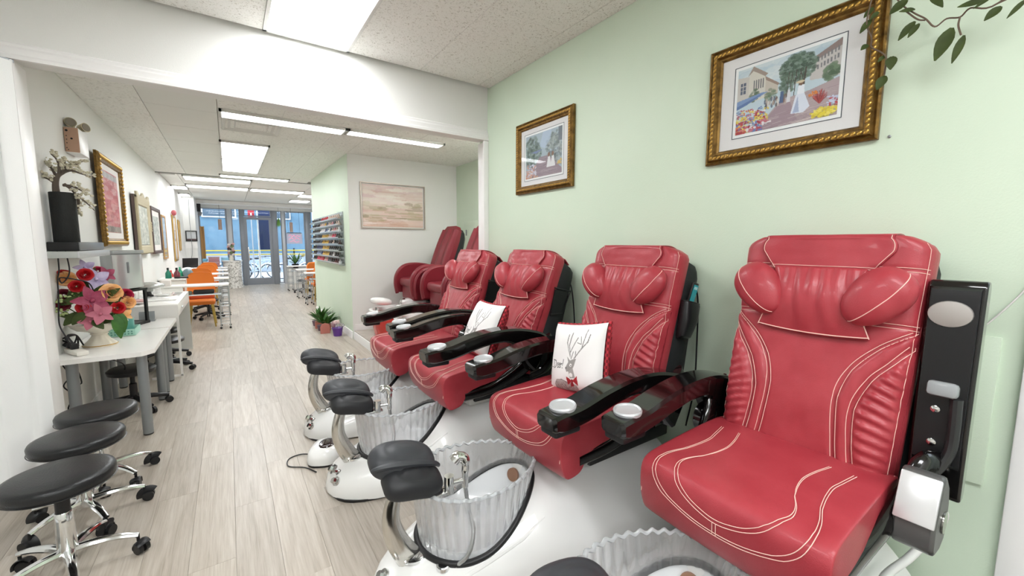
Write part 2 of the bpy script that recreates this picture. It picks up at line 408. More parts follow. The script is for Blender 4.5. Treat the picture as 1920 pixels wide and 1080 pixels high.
# door panel painted over in the alcove side wall
pn = struct(MB().box((3.49, 6.05, 1.05), (.03, .95, 1.8), bev=.004).obj('door_2', GREENWALL))
MB().box((3.47, 6.43, 1.75), (.012, .02, .1)).obj('hinge', STEEL, pn, smooth=0)
# access panel on the near right wall
struct(MB().box((XR-.006, .36, .945), (.014, .37, .56), bev=.003).obj('trim_access_panel', GREENWALL))

# ceilings
cn = struct(MB().box((-.5, .55, ZN+.05), (5.6, 6.4, .06)).obj('ceiling', mat('ceiling_void', '#b8b8b2', .9), smooth=0))
CX = [-3.2, -2.75, -2.14, -1.53, -.92, -.31, .30, .91, 1.52, 2.13, 2.26]; CY = [-2.43, -1.21, .01, 1.23, 2.45, 3.67]
lights = {(6, 4), (6, 1), (3, 2), (3, 0), (6, 0)}; tiles = {}
def tile(parent, x0, x1, y0, y1, z, m, key):
    k = (key, round(x1-x0, 2), round(y1-y0, 2))
    if k in tiles: return inst(tiles[k], parent, ((x0+x1)/2, (y0+y1)/2, z))
    g_ = .008 if key in 'sg' else .0015; a, b_ = x1-x0-g_, y1-y0-g_
    tiles[k] = MB().box((0, 0, .008), (a, b_, .016), bev=.002, seg=1).obj('ceiling_tile', m, parent, smooth=0, loc=((x0+x1)/2, (y0+y1)/2, z)); return tiles[k]
troff = []
def troffer(x0, x1, y0, y1, z, label, group=None, lm=None):
    t = thing('ceiling_light', label, 'light', ((x0+x1)/2, (y0+y1)/2, z), group=group); a, b_ = x1-x0, y1-y0
    f = MB()
    for sx in (-1, 1): f.box((sx*(a/2-.012), 0, .006), (.024, b_, .028)); f.box((0, sx*(b_/2-.012), .006), (a, .024, .028))
    f.obj('frame', GRID, t, smooth=0)
    MB().box((0, 0, .008), (a-.04, b_-.04, .01)).obj('diffuser', lm or LIGHTM, t, smooth=0); troff.append(t); return t
for i in range(len(CX)-1):
    for j in range(len(CY)-1):
        if (i, j) in lights: continue
        tile(cn, CX[i], CX[i+1], CY[j], CY[j+1], ZN, CEILN, 'n')
troffer(.30, .91, 2.45, 3.67, ZN, 'large bright ceiling light panel in front of the white header')
troffer(.30, .91, -1.21, .01, ZN, 'unseen fill light panel added behind the viewpoint between the doorway and the opening')  # this and the next three: unseen panels added to fill the near room
troffer(-1.53, -.92, .01, 1.23, ZN, 'unseen fill light panel added in the left half of the near room')
troffer(-1.53, -.92, -2.43, -1.21, ZN, 'unseen fill light panel added in the rear left of the near room')
troffer(.30, .91, -2.43, -1.21, ZN, 'unseen fill light panel added in the rear middle of the near room')
cf = struct(MB().box((1.2, 11.0, ZF+.11), (4.9, 14.4, .06)).obj('ceiling_front', mat('ceiling_void', '#b8b8b2', .9), smooth=0))
FX = [-1.1, -.62, -.01, .58, 1.19, 1.6]
LZ = [(0, 1.28, 5.37, 5.65), (1.29, 2.58, 5.37, 5.60), (-.02, .58, 6.95, 8.32), (-.02, .58, 8.33, 9.7),
      (-.07, 1.2, 10.28, 10.62), (-.73, .53, 11.3, 11.95), (-.78, .54, 12.9, 13.5), (.57, 1.86, 12.9, 13.5), (-1.1, -.78, 13.4, 14.1), (-1.1, -.85, 15.4, 16.2), (1.82, 2.4, 13.6, 14.3), (1.79, 2.4, 15.4, 16.2)]
VENT = (.03, .6, 5.72, 6.26)
y = YH+.16; ys = [y]
while y < 10.7: y += .61; ys.append(min(y, 10.75))
ys[-1] = 10.75
for a, c in zip(ys, ys[1:]):
    for i in range(len(FX)-1):
        if i == 1: continue
        tile(cf, FX[i], FX[i+1], a, c, ZF, CEILF, 'f')
    if a < 6.85:
        for x0, x1 in ((1.6, 2.2), (2.2, 2.85), (2.85, 3.5)): 
            tile(cf, x0, x1, a, c, ZF, CEILF, 'f')
y = YH+.16
for k in range(8): tile(cf, -.62, -.01, y, y+.86, ZF-.002, CEILS, 's'); y += .86
b = MB()
b.box((1.2, 7.3, ZF+.045), (4.9, 6.9, .02)); b.obj('backing_board', CEILF, cf, smooth=0)
b = MB()
Z2 = ZF+.05
yy = 10.77
while yy < 17.3:
    for x0, x1 in ((-1.1, -.8), (-.8, .55), (.55, 1.85), (1.85, 3.0)):
        tile(cf, x0, x1, yy, yy+1.06, Z2, CEILS, 'g')
    yy += 1.06
b.box((.95, 14.2, Z2+.04), (4.1, 7.0, .02)); b.obj('backing_board', CEILS, cf, smooth=0)
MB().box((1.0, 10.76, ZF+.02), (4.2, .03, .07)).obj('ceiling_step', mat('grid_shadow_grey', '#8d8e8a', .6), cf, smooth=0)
nm = ['strip light nearest the header, left of the pair', 'strip light nearest the header, right of the pair', 'square ceiling light panel beyond the air vent, nearer of two', 'square ceiling light panel beyond the air vent, farther of two',
      'strip light along the ceiling step behind the square panels', 'left hand strip light in the first row past the ceiling step', 'strip light second row past the ceiling step, left of the pair', 'strip light second row past the ceiling step, right of the pair',
      'short corner light beside the left wall, nearer one', 'short corner light beside the left wall, farther one', 'short light at right beyond the green partition, nearer one', 'short light at right beyond the green partition, farther one']
for k, (q, n) in enumerate(zip(LZ, nm)): troffer(*q, (ZF if k < 5 else Z2)-.021, 'white '+n, lm=LIGHTF)
troffer(2.45, 3.05, 3.92, 4.5, ZF-.021, 'unseen fill light panel added over the alcove behind the header', lm=mat('alcove_fill_light', (1, .985, .96), .5, emit=16))  # hidden panel added above the alcove to brighten it
# air vent
t = thing('air_vent', 'square white air vent in the ceiling behind the header', 'vent', (.315, 5.99, ZF-.006))
MB().box((0, 0, .02), (.56, .53, .01)).obj('backing', mat('vent_dark', '#55544f', .8), t, smooth=0)
for k in range(4):
    f = MB(); h = .28-.062*k; z = .0+.006*k; pr = []
    for sx in (-1, 1): f.box((sx*h, 0, z), (.035, 2*h*.95+.03, .01), Matrix.Rotation(sx*.5, 3, 'Y')); f.box((0, sx*h*.95, z), (2*h+.03, .035, .01), Matrix.Rotation(-sx*.5, 3, 'X'))
    f.obj('louvre', GRID, t, smooth=0)
t = tag(MB().box((-.98, 11.1, Z2-.006), (.28, .5, .012)).obj('air_grille', mat('grille_grey', '#a8a7a2', .6), smooth=0), 'small grey return grille where the ceiling meets the left wall', 'vent')
t = thing('smoke_detector', 'small round white smoke detector on the ceiling past the light panels', 'detector', (.62, 9.95, ZF))
MB().lathe([(.05, 0), (.05, -.02), (.035, -.04), (.01, -.042)], 16).obj('body', TRIMW, t)

# left edge: white curtain hung on a track across the side of the opening
def curt(u, v):
    x = -.945-u*1.25; y_ = 3.69-u*.86; s_ = u*46; a = (.026+.016*v)*math.sin(s_+1.3*math.sin(u*9))+.018*math.sin(s_*.43+1)+.006*math.sin(s_*2.3+v*2)
    return Vector((x-a*.55+(1-v)*.02*math.sin(u*5), y_-.03-a*.8, .11+v*2.47))
cu = thing('curtain', 'white fabric curtain hanging at the left side of the opening', 'curtain')
MB().grid(curt, 150, 14).obj('drape', mat('curtain_white', '#eeefee', .85, bump=(300, .08)), cu, smooth=180)
MB().box((-1.02, 3.655, 2.592), (.14, .012, .018), Matrix.Rotation(math.atan2(.86, 1.25), 3, 'Z')).obj('track', STEEL, cu, smooth=0)
struct(MB().rings([[Vector(p)+Vector((0, 0, z)) for p in ((-.985, 3.72, 0), (-2.6, 2.61, 0), (-2.6, 2.75, 0), (-1.2, 3.72, 0))] for z in (0, 2.62)]).obj('wall_angled', WHITEWALL, smooth=0))
strip('baseboard_angled', basep, (-2.6, 2.61, 0), (-.985, 3.72, 0), flip=1)
# ================================================================== PEDICURE CHAIRS
BXC, BXL, BYL, RIMZ = .925, .315, .245, .49
def se(c, e): return math.copysign(abs(c)**e, c)
BW = [(.42, .03), (.44, .10), (.48, .16), (.55, .215), (.65, .265), (.8, .30), (1.0, .325), (1.2, .37), (1.5, .425), (1.8, .445), (2.08, .45)]
BH = [(.42, .03), (.44, .09), (.48, .135), (.55, .17), (.65, .20), (.8, .26), (1.0, .33), (1.15, .385), (1.3, .42), (1.5, .45), (2.08, .46)]
def base_top(x, y):
    wv, h = lerp(BW, x), lerp(BH, x); q = min(.999, abs(y)/wv); return h*(1-q**3.0)**(1/2.4)
def bowl_xy(t, s=1.0):
    c = math.cos(t); return BXC+BXL*s*c, BYL*s*math.sin(t)*(1-.16*c)
def bowl_bottom(t): x, y = bowl_xy(t, .93); return base_top(x, y)+.004
def make_base(root):
    b = MB(); rs = []
    xs = [.42, .425, .44, .46, .49, .53]+[.56+.012*i for i in range(60)]+[1.35, 1.5, 1.7, 1.9, 2.06, 2.075]
    for x in xs:
        wv, h = lerp(BW, x), lerp(BH, x); r = []; q = min(1, max(0, (x-1.08)/.35)); q = q*q*(3-2*q); e1, e2 = .66+q*.75, .84+q*.35
        for k in range(57):
            th = PI*k/56; y = wv*se(math.cos(th), e1); z = .012+(h-.012)*se(math.sin(th), e2)
            if ((x-BXC)/(BXL*.90))**2+(y/(BYL*.90*(1-.16*(x-BXC)/BXL)))**2 < 1: z = min(z, .165)      # the moulded well under the bowl
            r.append(Vector((x, y, z)))
        r += [Vector((x, -wv*.96, .012)), Vector((x, wv*.96, .012))]; rs.append(r)
    o = b.rings(rs).obj('base', GLOSSW, root, smooth=50)
    b = MB()                                                        # dark plinth line
    b.rings([[Vector((.925+(.5 if c_ < 0 else 1.14)*.975*se(c_, .6), .27*se(s_, .7), z)) for c_, s_ in [(math.cos(k*PI/16), math.sin(k*PI/16)) for k in range(32)]] for z in (0, .014)]).obj('plinth', BLACKP, root)
    # two moulded ridges that sweep from the bowl to the seat
    for sy in (-1, 1):
        pts = [Vector((x, sy*min(.262, lerp(BW, x)*.80), 0)) for x in [.62+.03*i for i in range(18)]]
        for p in pts: p.z = base_top(p.x, p.y)-.004
        MB().tube(pts, [.004+.008*math.sin(PI*i/17) for i in range(18)], 8).obj('ridge', GLOSSW, o)
    return o
def make_bowl(root):
    N = 400
    def wall(t, v, off):
        fl = .011*math.cos(t*40)*(.8+.2*v); s_ = .90+.10*v+fl+off
        x, y = bowl_xy(t, s_); z0 = bowl_bottom(t); rim = RIMZ+.0025*math.cos(t*40)
        return Vector((x, y, z0+(rim-z0)*v))
    b = MB()
    b.grid(lambda u, v: wall(u*2*PI, v, 0), N, 7, True)
    o = b.obj('bowl', CRYSTAL, root, smooth=80)
    b = MB(); b.grid(lambda u, v: wall(u*2*PI, v, -.06), N, 7, True); b.obj('inner_wall', CRYSTAL, o, smooth=80, flip=True)
    pts = [wall(k*2*PI/N, 1, -.03)+Vector((0, 0, .002*math.cos(k*2*PI/N*40))) for k in range(N)]
    rs = [[p+Vector((dx*(p.x-BXC)*3, dx*p.y*3, dz)) for dx, dz in ((.012, 0), (.008, .007), (0, .01), (-.008, .007), (-.012, 0), (0, -.006))] for p in pts]; rs.append(rs[0])
    MB().rings(rs, False).obj('rim', mat('crystal_rim', '#dfe2e4', .08, trans=.6, ior=1.35), o, smooth=60)
    b = MB(); pts = []
    for k in range(97):
        t = k*2*PI/96; x, y = bowl_xy(t, .935); pts.append(Vector((x, y, base_top(x, y)+.002)))
    b.tube(pts, .0145, 8, False).obj('gasket', BLACKP, root, smooth=60)
    b = MB(); b.rings([[Vector((*bowl_xy(k*2*PI/96, s_), z if z else bowl_bottom(k*2*PI/96)-.006)) for k in range(96)] for s_, z in ((.915, 0), (.86, .24), (.80, .20), (.66, .185), (.05, .18))], False)
    b.obj('basin_floor', mat('basin_liner', '#e3e5e6', .15, coat=.3), root, smooth=50)
    b = MB(); x, y = bowl_xy(.35, .87); b.cyl((x, y, .33), (x-.012, y-.004, .333), .034, n=20); b.obj('water_jet', mat('jet_brown', '#94705a', .4), root)
    return o
def make_footrest(root):
    sec = [((.60, 0, .15), .062), ((.565, 0, .20), .058), ((.525, 0, .28), .052), ((.503, 0, .36), .044), ((.508, 0, .44), .038), ((.535, 0, .53), .033), ((.565, 0, .575), .03)]
    pts = spline([s_[0] for s_ in sec], 4); n = len(pts)
    rr = [lerp([(i/(len(sec)-1), s_[1]) for i, s_ in enumerate(sec)], k/(n-1)) for k in range(n)]
    o = MB().tube(pts, rr, 14, flat=(.62, .9)).obj('footrest_post', NICKEL, root)
    MB().lathe([(.066, 0), (.066, .012), (.05, .02)], 20, (.6, 0, base_top(.6, 0)-.004)).obj('post_collar', CHROME, o)
    # saddle shaped pad: two overlapping shells
    T = Matrix.Translation((.575, 0, .59)) @ Matrix.Rotation(math.radians(13), 4, 'Y') @ Matrix.Rotation(math.radians(17), 4, 'X')
    def pad(u, v, lx, ly, lz, c, e, dish):
        th = -PI/2+PI*v; ph = u*2*PI
        x = lx*se(math.cos(th), e)*se(math.cos(ph), e+.15); y = ly*se(math.cos(th), e)*se(math.sin(ph), e+.15); z = lz*se(math.sin(th), .75)
        z += -.35*lz*(x/lx)**2-.3*lz*(y/ly)**2
        if math.sin(th) > 0:
            q = math.hypot(x/lx, y/ly); z += dish*(.5*math.exp(-(q*1.9)**2)-math.exp(-((q-.55)/.10)**2))
        return T @ Vector((c[0]+x, c[1]+y, c[2]+z))
    g = MB(); g.grid(lambda u, v: pad(u, v, .145, .090, .052, (-.008, .045, .022), .55, .006), 48, 30, True); p = g.obj('footrest_pad', GREYD, root, smooth=180)
    g = MB(); g.grid(lambda u, v: pad(u, v, .128, .078, .046, (.018, -.055, -.006), .42, .007), 48, 30, True); g.obj('lower_pad', RUBBER, p, smooth=180)
    g = MB(); g.tube([T @ Vector((.15*math.cos(t)-.006, -.012-.016*math.sin(t), .010+.040*math.sin(t))) for t in [PI*k/20 for k in range(21)]], [.006+.010*math.sin(PI*k/20) for k in range(21)], 8).obj('pad_fold', GREYD, p)
    # sprayer on its bracket, hose back into the base
    y0 = -.115; o = MB(); o.box((.70, y0+.01, .497), (.10, .05, .014), bev=.004); o.cyl((.72, y0, .49), (.72, y0, .565), .021, n=18); o.cyl((.72, y0, .53), (.785, y0-.012, .53), .011, n=12); o.cyl((.70, y0+.06, .49), (.70, y0+.06, .535), .012, n=12)
    br = o.obj('tap', CHROME, root)
    sp = MB(); c = Vector((.79, y0-.014, .51)); sp.tube(spline([c+Vector(q) for q in ((0, 0, -.01), (0, 0, .05), (.004, .004, .085), (.0, .01, .115), (-.025, .018, .125), (-.045, .022, .11))], 5), [.014]*6+[.017]*6+[.022]*8+[.026]*6, 14); sp.obj('sprayer', CHROME, root)
    hp = spline([c+Vector((0, 0, -.01)), (.795, y0-.03, .42), (.79, y0-.085, .34), (.755, y0-.10, .25), (.70, y0-.055, .18), (.675, y0-.035, .15)], 10)
    h = MB().tube(hp, [.0085+.0012*(k % 2) for k in range(len(hp))], 8).obj('hose', mat('hose_steel', '#b8bbbd', .28, metal=.9), root, smooth=180)
    zz = base_top(.675, y0-.035); MB().lathe([(.03, -.01), (.03, .006), (.022, .008), (.022, -.01)], 18, (.672, y0-.035, zz)).obj('hose_grommet', CHROME, h)
    MB().cyl((.672, y0-.035, zz-.01), (.672, y0-.035, zz+.004), .021).obj('hose_hole', BLACKP, h)
    for (kx, ky, r_) in ((.475, .02, .026), (.468, -.09, .024), (.49, -.05, .016)):
        zc = base_top(kx, ky)-.01; k = MB(); n = Vector((-.75, ky*1.5, .55)).normalized(); p = Vector((kx, ky, zc))
        k.cyl(p, p+n*.012, r_*1.15, n=20); kb = k.obj('knob', CHROME, root); MB().tube([p+n*.01, p+n*.02, p+n*.036], [r_*.55, r_*.8, r_*.7], 6).obj('knob_grip', CHROME, kb, smooth=20)

def seat_top(x, y, D=.62, W=.31):            # height of the seat cushion over its local origin
    e = 1-max(0, abs(y)/W)**7
    f = 1-max(0, (.085-x)/.085)**2.2 if x < .085 else 1
    return -.10+.10*max(0, e)**.5*max(0, f)**.5+.008*math.sin(PI*min(1, x/D))*(1-(y/W)**2)
def make_seat(root, sx, sz, tilt):
    o = thing_part = MB(); D, W = .64, .31
    M = Matrix.Translation((sx, 0, sz)) @ Matrix.Rotation(math.radians(tilt), 4, 'Y')
    prof = [(.64, -.10), (.64, -.02), (.60, 0), (.5, .006), (.35, .008), (.2, .006), (.09, .003), (.045, -.002), (.018, -.016), (.004, -.045), (.002, -.09), (.004, -.15), (.022, -.215), (.04, -.235), (.055, -.242), (.11, -.236), (.135, -.222), (.15, -.19), (.175, -.15), (.26, -.13), (.45, -.125)]
    rs = []; ys = [-1, -.998, -.985, -.95, -.85, -.6, -.3, 0, .3, .6, .85, .95, .985, .998, 1]
    for q in ys:
        k = .93 if abs(q) == 1 else .955 if abs(q) > .99 else .98 if abs(q) > .98 else .995 if abs(q) > .93 else 1
        r = []
        for (x, z) in prof:
            bow = .012*(1-q*q) if x < .2 else 0
            r.append(M @ Vector((.32+(x-.32)*(1-(1-k)*.25)-bow, q*W, -.1+(z+.1)*(k if z > -.1 else 1-(1-k)*.6))))
        rs.append(r)
    s_ = o.rings(rs).obj('seat', RED, root, smooth=70, sub=1)
    FP = [(-.16, .03, -.225), (-.12, .008, -.18), (-.07, -.001, -.13), (-.03, -.003, -.09), (0, .003, -.052), (.02, .012, -.025), (.05, .046, -.001), (.1, .10, .0045), (.13, .13, .005), (.7, .7, .0085)]
    def P(x, y):
        bow = .012*(1-(y/W)**2); px_ = lerp([(a, b_) for a, b_, c_ in FP], x); z = lerp([(a, c_) for a, b_, c_ in FP], x)
        off = .0035 if x < .05 else 0
        return M @ Vector((px_-(bow if px_ < .2 else 0)-off, y, z+(.0025 if x > .02 else 0)))
    def sym(h): return h+[(x, -y) for x, y in h[-2::-1]]
    outer = sym([(.46, .235), (.38, .222), (.31, .213), (.2, .225), (.10, .253), (.03, .258), (-.015, .225), (-.045, .165), (-.068, .085), (-.075, 0)])
    inner = sym([(.46, .162), (.38, .142), (.30, .133), (.21, .146), (.13, .18), (.07, .188), (.02, .155), (-.01, .10), (-.025, .045), (-.03, 0)])
    b = MB()
    for c_ in (outer, inner):
        for k in (0, .012):
            b.tube([P(p.x+k*(.0 if p.x > .3 else .8), p.y*(1-k*3)) for p in spline([(x, y, 0) for x, y in c_], 5)], .0013, 5)
    for k in (-.006, .006): b.tube([P(x, k) for x in (-.03, -.04, -.05, -.06, -.068, -.075)], .0013, 5)
    for sy in (-1, 1): b.tube([M @ Vector((x, sy*.302, lerp([(0, -.16), (.012, -.09), (.03, -.04), (.06, -.018), (.1, -.010), (.7, -.006)], x)+.0)) for x in (.003, .01, .02, .03, .06, .1, .2, .3, .4, .5, .6)], .0014, 5)
    b.obj('stitching', THREAD, s_)
    return s_
BACKH = .93
def back_fn(u, v, wid):
    """front surface of the backrest: u -1..1 across, v 0..1 up, returns (y, height, depth towards the sitter)"""
    wv = wid*(.93+.07*v)
    if v > .93: wv -= .055*((v-.93)/.07)**3
    z = v*BACKH
    edge = max(0, 1-abs(u)**9)**.5
    d = .02+.065*edge+.018*math.exp(-((v-.30)/.2)**2)*(1-u*u*.5)
    ia = lerp([(0, .50), (.15, .43), (.33, .39), (.45, .48), (.55, .70), (.63, 1.0), (1, 1.4)], v); oa = lerp([(0, .68), (.15, .60), (.3, .57), (.42, .68), (.5, .84), (.58, 1.02), (1, 1.4)], v)
    a = abs(u)
    d -= .010*math.exp(-((a-ia)/.035)**2)+.010*math.exp(-((a-oa)/.035)**2)
    if v < .62:
        if a > oa:                           # gathered side panel
            k = min(1, (a-oa)/.12)*min(1, (1.02-a)/.06); nz = mnoise.noise((a*1.5, v*3, u))
            s1 = math.sin(2*PI*(v*12+(a-oa)*1.5+nz*.45+(.3 if u > 0 else 0))); d += k*(.017+.0065*(1-1.6*abs(s1)**1.5)+.0022*math.sin(2*PI*(v*25+(a-oa)*2.2+nz)))
        elif a > ia: d += .009*(1-((a-(ia+oa)/2)/((oa-ia)/2))**2)
    d -= .008*math.exp(-((v-.645)/.008)**2)*(a > .55)+.006*math.exp(-((v-.865)/.008)**2)*(a > .5)
    d += .0035*mnoise.noise((u*3, v*5, 1.7))+.0015*mnoise.noise((u*9, v*14, 4.2))
    return wv*u, z, d
def make_back(root, bx, bz, tilt, wid=.315):
    M = Matrix.Translation((bx, 0, bz)) @ Matrix.Rotation(math.radians(tilt), 4, 'Y')
    def F(u, v, off=0): y, z, d = back_fn(u, v, wid); return M @ Vector((-d-off, y, z))
    b = MB(); b.grid(lambda i, j: F(-1+2*i, j), 97, 110)
    o = b.obj('backrest', RED, root, smooth=180)
    b = MB(); rs = []                                         # red side gusset and the black shell behind
    def ring(k, x, lo=0): 
        out = []
        for i in range(41): v = lo+(1-lo)*i/40; y, z, d = back_fn(-1, v, wid); out.append(M @ Vector((x, y*k, z)))
        for i in range(1, 40): u = -1+2*i/40; y, z, d = back_fn(u, 1, wid); out.append(M @ Vector((x, y*k, z)))
        for i in range(40, -1, -1): v = lo+(1-lo)*i/40; y, z, d = back_fn(1, v, wid); out.append(M @ Vector((x, y*k, z)))
        return out
    MB().rings([ring(1, -.02), ring(1.012, 0), ring(1.012, .03), ring(.985, .045)]).obj('gusset', RED, o, smooth=40)
    rs = []
    for x, k, top in ((.035, 1.0, .97), (.06, 1.05, .965), (.17, 1.06, .95), (.235, 1.02, .925), (.26, .92, .88)):
        r = []
        for i in range(9): r.append(M @ Vector((x*(1-.26*i/8), -wid*.93*k, -.04+(BACKH*top-.02)*i/8)))
        for i in range(1, 8): a = PI-PI*i/8; r.append(M @ Vector((x*.74, wid*.93*k*se(math.cos(a), .45), BACKH*top-.06+.07*se(math.sin(a), .6))))
        for i in range(8, -1, -1): r.append(M @ Vector((x*(1-.26*i/8), wid*.93*k, -.04+(BACKH*top-.02)*i/8)))
        rs.append(r)
    MB().rings(rs).obj('back_shell', BLACKF, root, smooth=50)
    # stitches
    b = MB()
    IA = [(0, .50), (.15, .43), (.33, .39), (.45, .48), (.55, .70), (.63, .985)]; OA = [(0, .68), (.15, .60), (.3, .57), (.42, .68), (.5, .84), (.575, .985)]
    for c_ in (IA, OA):
        for sg in (-1, 1):
            for k in (-.028, .028):
                b.tube([F(max(-.99, min(.99, sg*(p.y+k))), max(.005, p.x), .0015) for p in spline([(v, u, 0) for v, u in c_], 7)], .0014, 5)
    for vv in (.637, .653, .858, .873):
        for sg in (-1, 1): b.tube([F(sg*u, vv, .0012) for u in [.5+.49*i/16 for i in range(17)]], .0013, 5)
    for sg in (-1, 1): b.tube([F(sg*.975, v, .002) for v in [i/40 for i in range(40)]], .0012, 5)
    b.obj('stitching', THREAD, o)
    # flap folded over the top
    def flap(i, j):
        t = j; a = -1+2*i; wv = (.74-.06*t) if t < .45 else .713-.32*(t-.45)
        v = 1.0-.15*(t) ; y, z, d = back_fn(max(-.99, min(.99, a*wv)), min(.985, v), wid)
        return M @ Vector((-d-.009+.002*mnoise.noise((i*4, j*4, 2)), y, z+(.012 if t < .05 else 0)))
    def over(i, j):
        a = -1+2*i; wv = .74; y, z, d = back_fn(a*wv, .985, wid); d0 = d+.009
        return M @ Vector((-d0+j*(d0+.17), y*(1+.06*j), z+.012+.018*math.sin(PI*min(1, j*1.4))-(.03*max(0, j-.8)*5 if j > .8 else 0)))
    g = MB(); g.grid(flap, 31, 20); g.grid(over, 31, 16); fl = g.obj('headrest_flap', RED, root, smooth=180, solid=.006)
    b = MB(); b.tube([flap(i/30, .96)+M.to_3x3() @ Vector((-.004, 0, 0)) for i in range(31)], .0013, 5); b.tube([flap(i/30, .90)+M.to_3x3() @ Vector((-.004, 0, 0)) for i in range(31)], .0013, 5)
    for e in (.015, .985): b.tube([flap(e, j/19)+M.to_3x3() @ Vector((-.004, 0, 0)) for j in range(20)], .0013, 5)
    b.obj('stitching', THREAD, fl)
    # neck pillow: hanging centre and two puffed lobes
    def centre(i, j):
        a = -1+2*i; wv = .155+.035*j-.02*math.sin(PI*j); z = BACKH*(.855-.275*j)-.012*(1-a*a)*j
        d = .10+.048*math.sin(PI*min(1, j*.92+.08))*(1-.5*a*a)+.0045*math.sin(a*11+2*mnoise.noise((a*2, j*2, 3)))*math.sin(PI*j)+.003*math.sin(a*23+j*5)*(1-j)
        return M @ Vector((-d, a*wv, z))
    g = MB(); g.grid(centre, 61, 30); np_ = g.obj('neck_pillow', RED, root, smooth=180, solid=.012)
    for sg in (-1, 1):
        R_ = M.to_3x3() @ Matrix.Rotation(sg*math.radians(-38), 3, 'X')
        g = MB()
        def lobe(u, v):
            th = -PI/2+PI*v; ph = u*2*PI
            q = Vector((.062*se(math.cos(th), .9)*math.cos(ph), .088*se(math.cos(th), .85)*math.sin(ph), .120*math.sin(th)))
            q.y *= 1+.12*math.sin(th); q.x += .003*mnoise.noise(q*22)
            return M @ Vector((-.128, sg*.198, BACKH*.745)) + R_ @ q
        g.grid(lobe, 36, 26, True); lb = g.obj('lobe', RED, np_, smooth=180)
        b = MB(); b.tube([lobe(.43 if sg > 0 else .57, .04+.92*k/30) for k in range(31)], .0018, 5)
        b.obj('lobe_seam', THREAD, np_)
    b = MB()
    b.tube([centre(i/60, .985)+M.to_3x3() @ Vector((-.008, 0, 0)) for i in range(61)], .0022, 5)
    for e in (0, 1): b.tube([centre(e, j/29)+M.to_3x3() @ Vector((-.007, 0, 0)) for j in range(4, 30)], .0018, 5)
    b.obj('piping', THREAD, np_)
    return M
def arm_shape(off=0):
    top = spline([(1.07, 0, .865), (1.12, 0, .872), (1.22, 0, .882), (1.36, 0, .915), (1.52, 0, .938), (1.68, 0, .94), (1.82, 0, .918), (1.94, 0, .88), (2.0, 0, .83)], 4)
    bot = spline([(1.075, 0, .80), (1.13, 0, .79), (1.25, 0, .802), (1.40, 0, .835), (1.54, 0, .856), (1.66, 0, .845), (1.74, 0, .78), (1.80, 0, .68), (1.86, 0, .62)], 4)
    return top, bot
def make_arm(root, dx, y, w=.125, up=None, name='armrest', dz=0):
    top, bot = arm_shape(); M = up or Matrix.Translation((dx, y, dz)); b = MB()
    rs = []
    for t, q in zip(top, bot):
        h = w/2; c = .012
        pts = [(-h, q.z+c), (-h+c, q.z), (h-c, q.z), (h, q.z+c), (h, t.z-c), (h-c, t.z), (-h+c, t.z), (-h, t.z-c)]
        rs.append([M @ Vector((t.x+(q.x-t.x)*((t.z-z)/max(.01, t.z-q.z)), yy, z)) for yy, z in pts])
    # rounded nose
    n0 = rs[0]; c0 = sum(n0, Vector())/8; rs.insert(0, [c0+(p-c0)*.82-(M.to_3x3() @ Vector((.012, 0, 0))) for p in n0])
    o = b.rings(rs).obj(name, BLACKG, root, smooth=35)
    MB().box(tuple(M @ Vector((1.145, 0, .79))), (.14, w*.8, .036), M.to_3x3(), bev=.01).obj('lower_lip', BLACKP, o)
    MB().lathe([(.056, .868), (.058, .880), (.054, .8865), (.050, .885), (.046, .8800), (.03, .8785), (.001, .878)], 28, M=M @ Matrix.Translation((1.155, 0, 0)) @ Matrix.Rotation(-.08, 4, 'Y') @ Matrix.Translation((.07, 0, -.0))).obj('cup_holder', ALU, o)
    return o
def make_mech(root, dx, sz, sides=(-1, 1)):
    MB().box((1.70+dx, 0, .475), (.62, .40, .13), bev=.02).obj('pedestal', PEDEST, root)
    b = MB(); b.box((1.70+dx, 0, sz-.18), (.64, .46, .05), bev=.01); b.box((1.70+dx, 0, sz-.145), (.62, .52, .03), bev=.008)
    sl = b.obj('seat_rail', BLACKP, root)
    for s in (-1, 1): MB().box((1.69+dx, s*.284, sz-.175), (.62, .03, .095), bev=.008).obj('side_rail', BLACKP, sl)
    for s in sides:
        y = s*.30; b = MB()
        pts = spline([(1.30+dx, y, sz-.165), (1.50+dx, y, sz-.15), (1.66+dx, y*1.08, sz-.08), (1.76+dx, y*1.16, sz-.01), (1.82+dx, y*1.22, sz+.07), (1.84+dx, y*1.25, .80)], 5)
        b.tube(pts, [.03+.03*min(1, i/18) for i in range(len(pts))], 10, flat=(.5, 1.1)); o = b.obj('arm_bracket', BLACKG, root, smooth=60)
        MB().cyl((1.80+dx, y*1.1, .72), (1.80+dx, s*.405, .72), .07, n=28).obj('pivot', BLACKG, o)
        MB().cyl((1.80+dx, s*.40, .72), (1.80+dx, s*.409, .72), .058, n=28).obj('pivot_cap', NICKEL, o)
        # rear stay curving down behind the arm
        b = MB(); b.tube(spline([(1.93+dx, s*.385, .88), (1.985+dx, s*.38, .80), (1.995+dx, s*.37, .70), (1.95+dx, s*.34, .62), (1.86+dx, s*.30, .575)], 6), .036, 10, flat=(.55, 1.25)).obj('rear_stay', BLACKG, root)
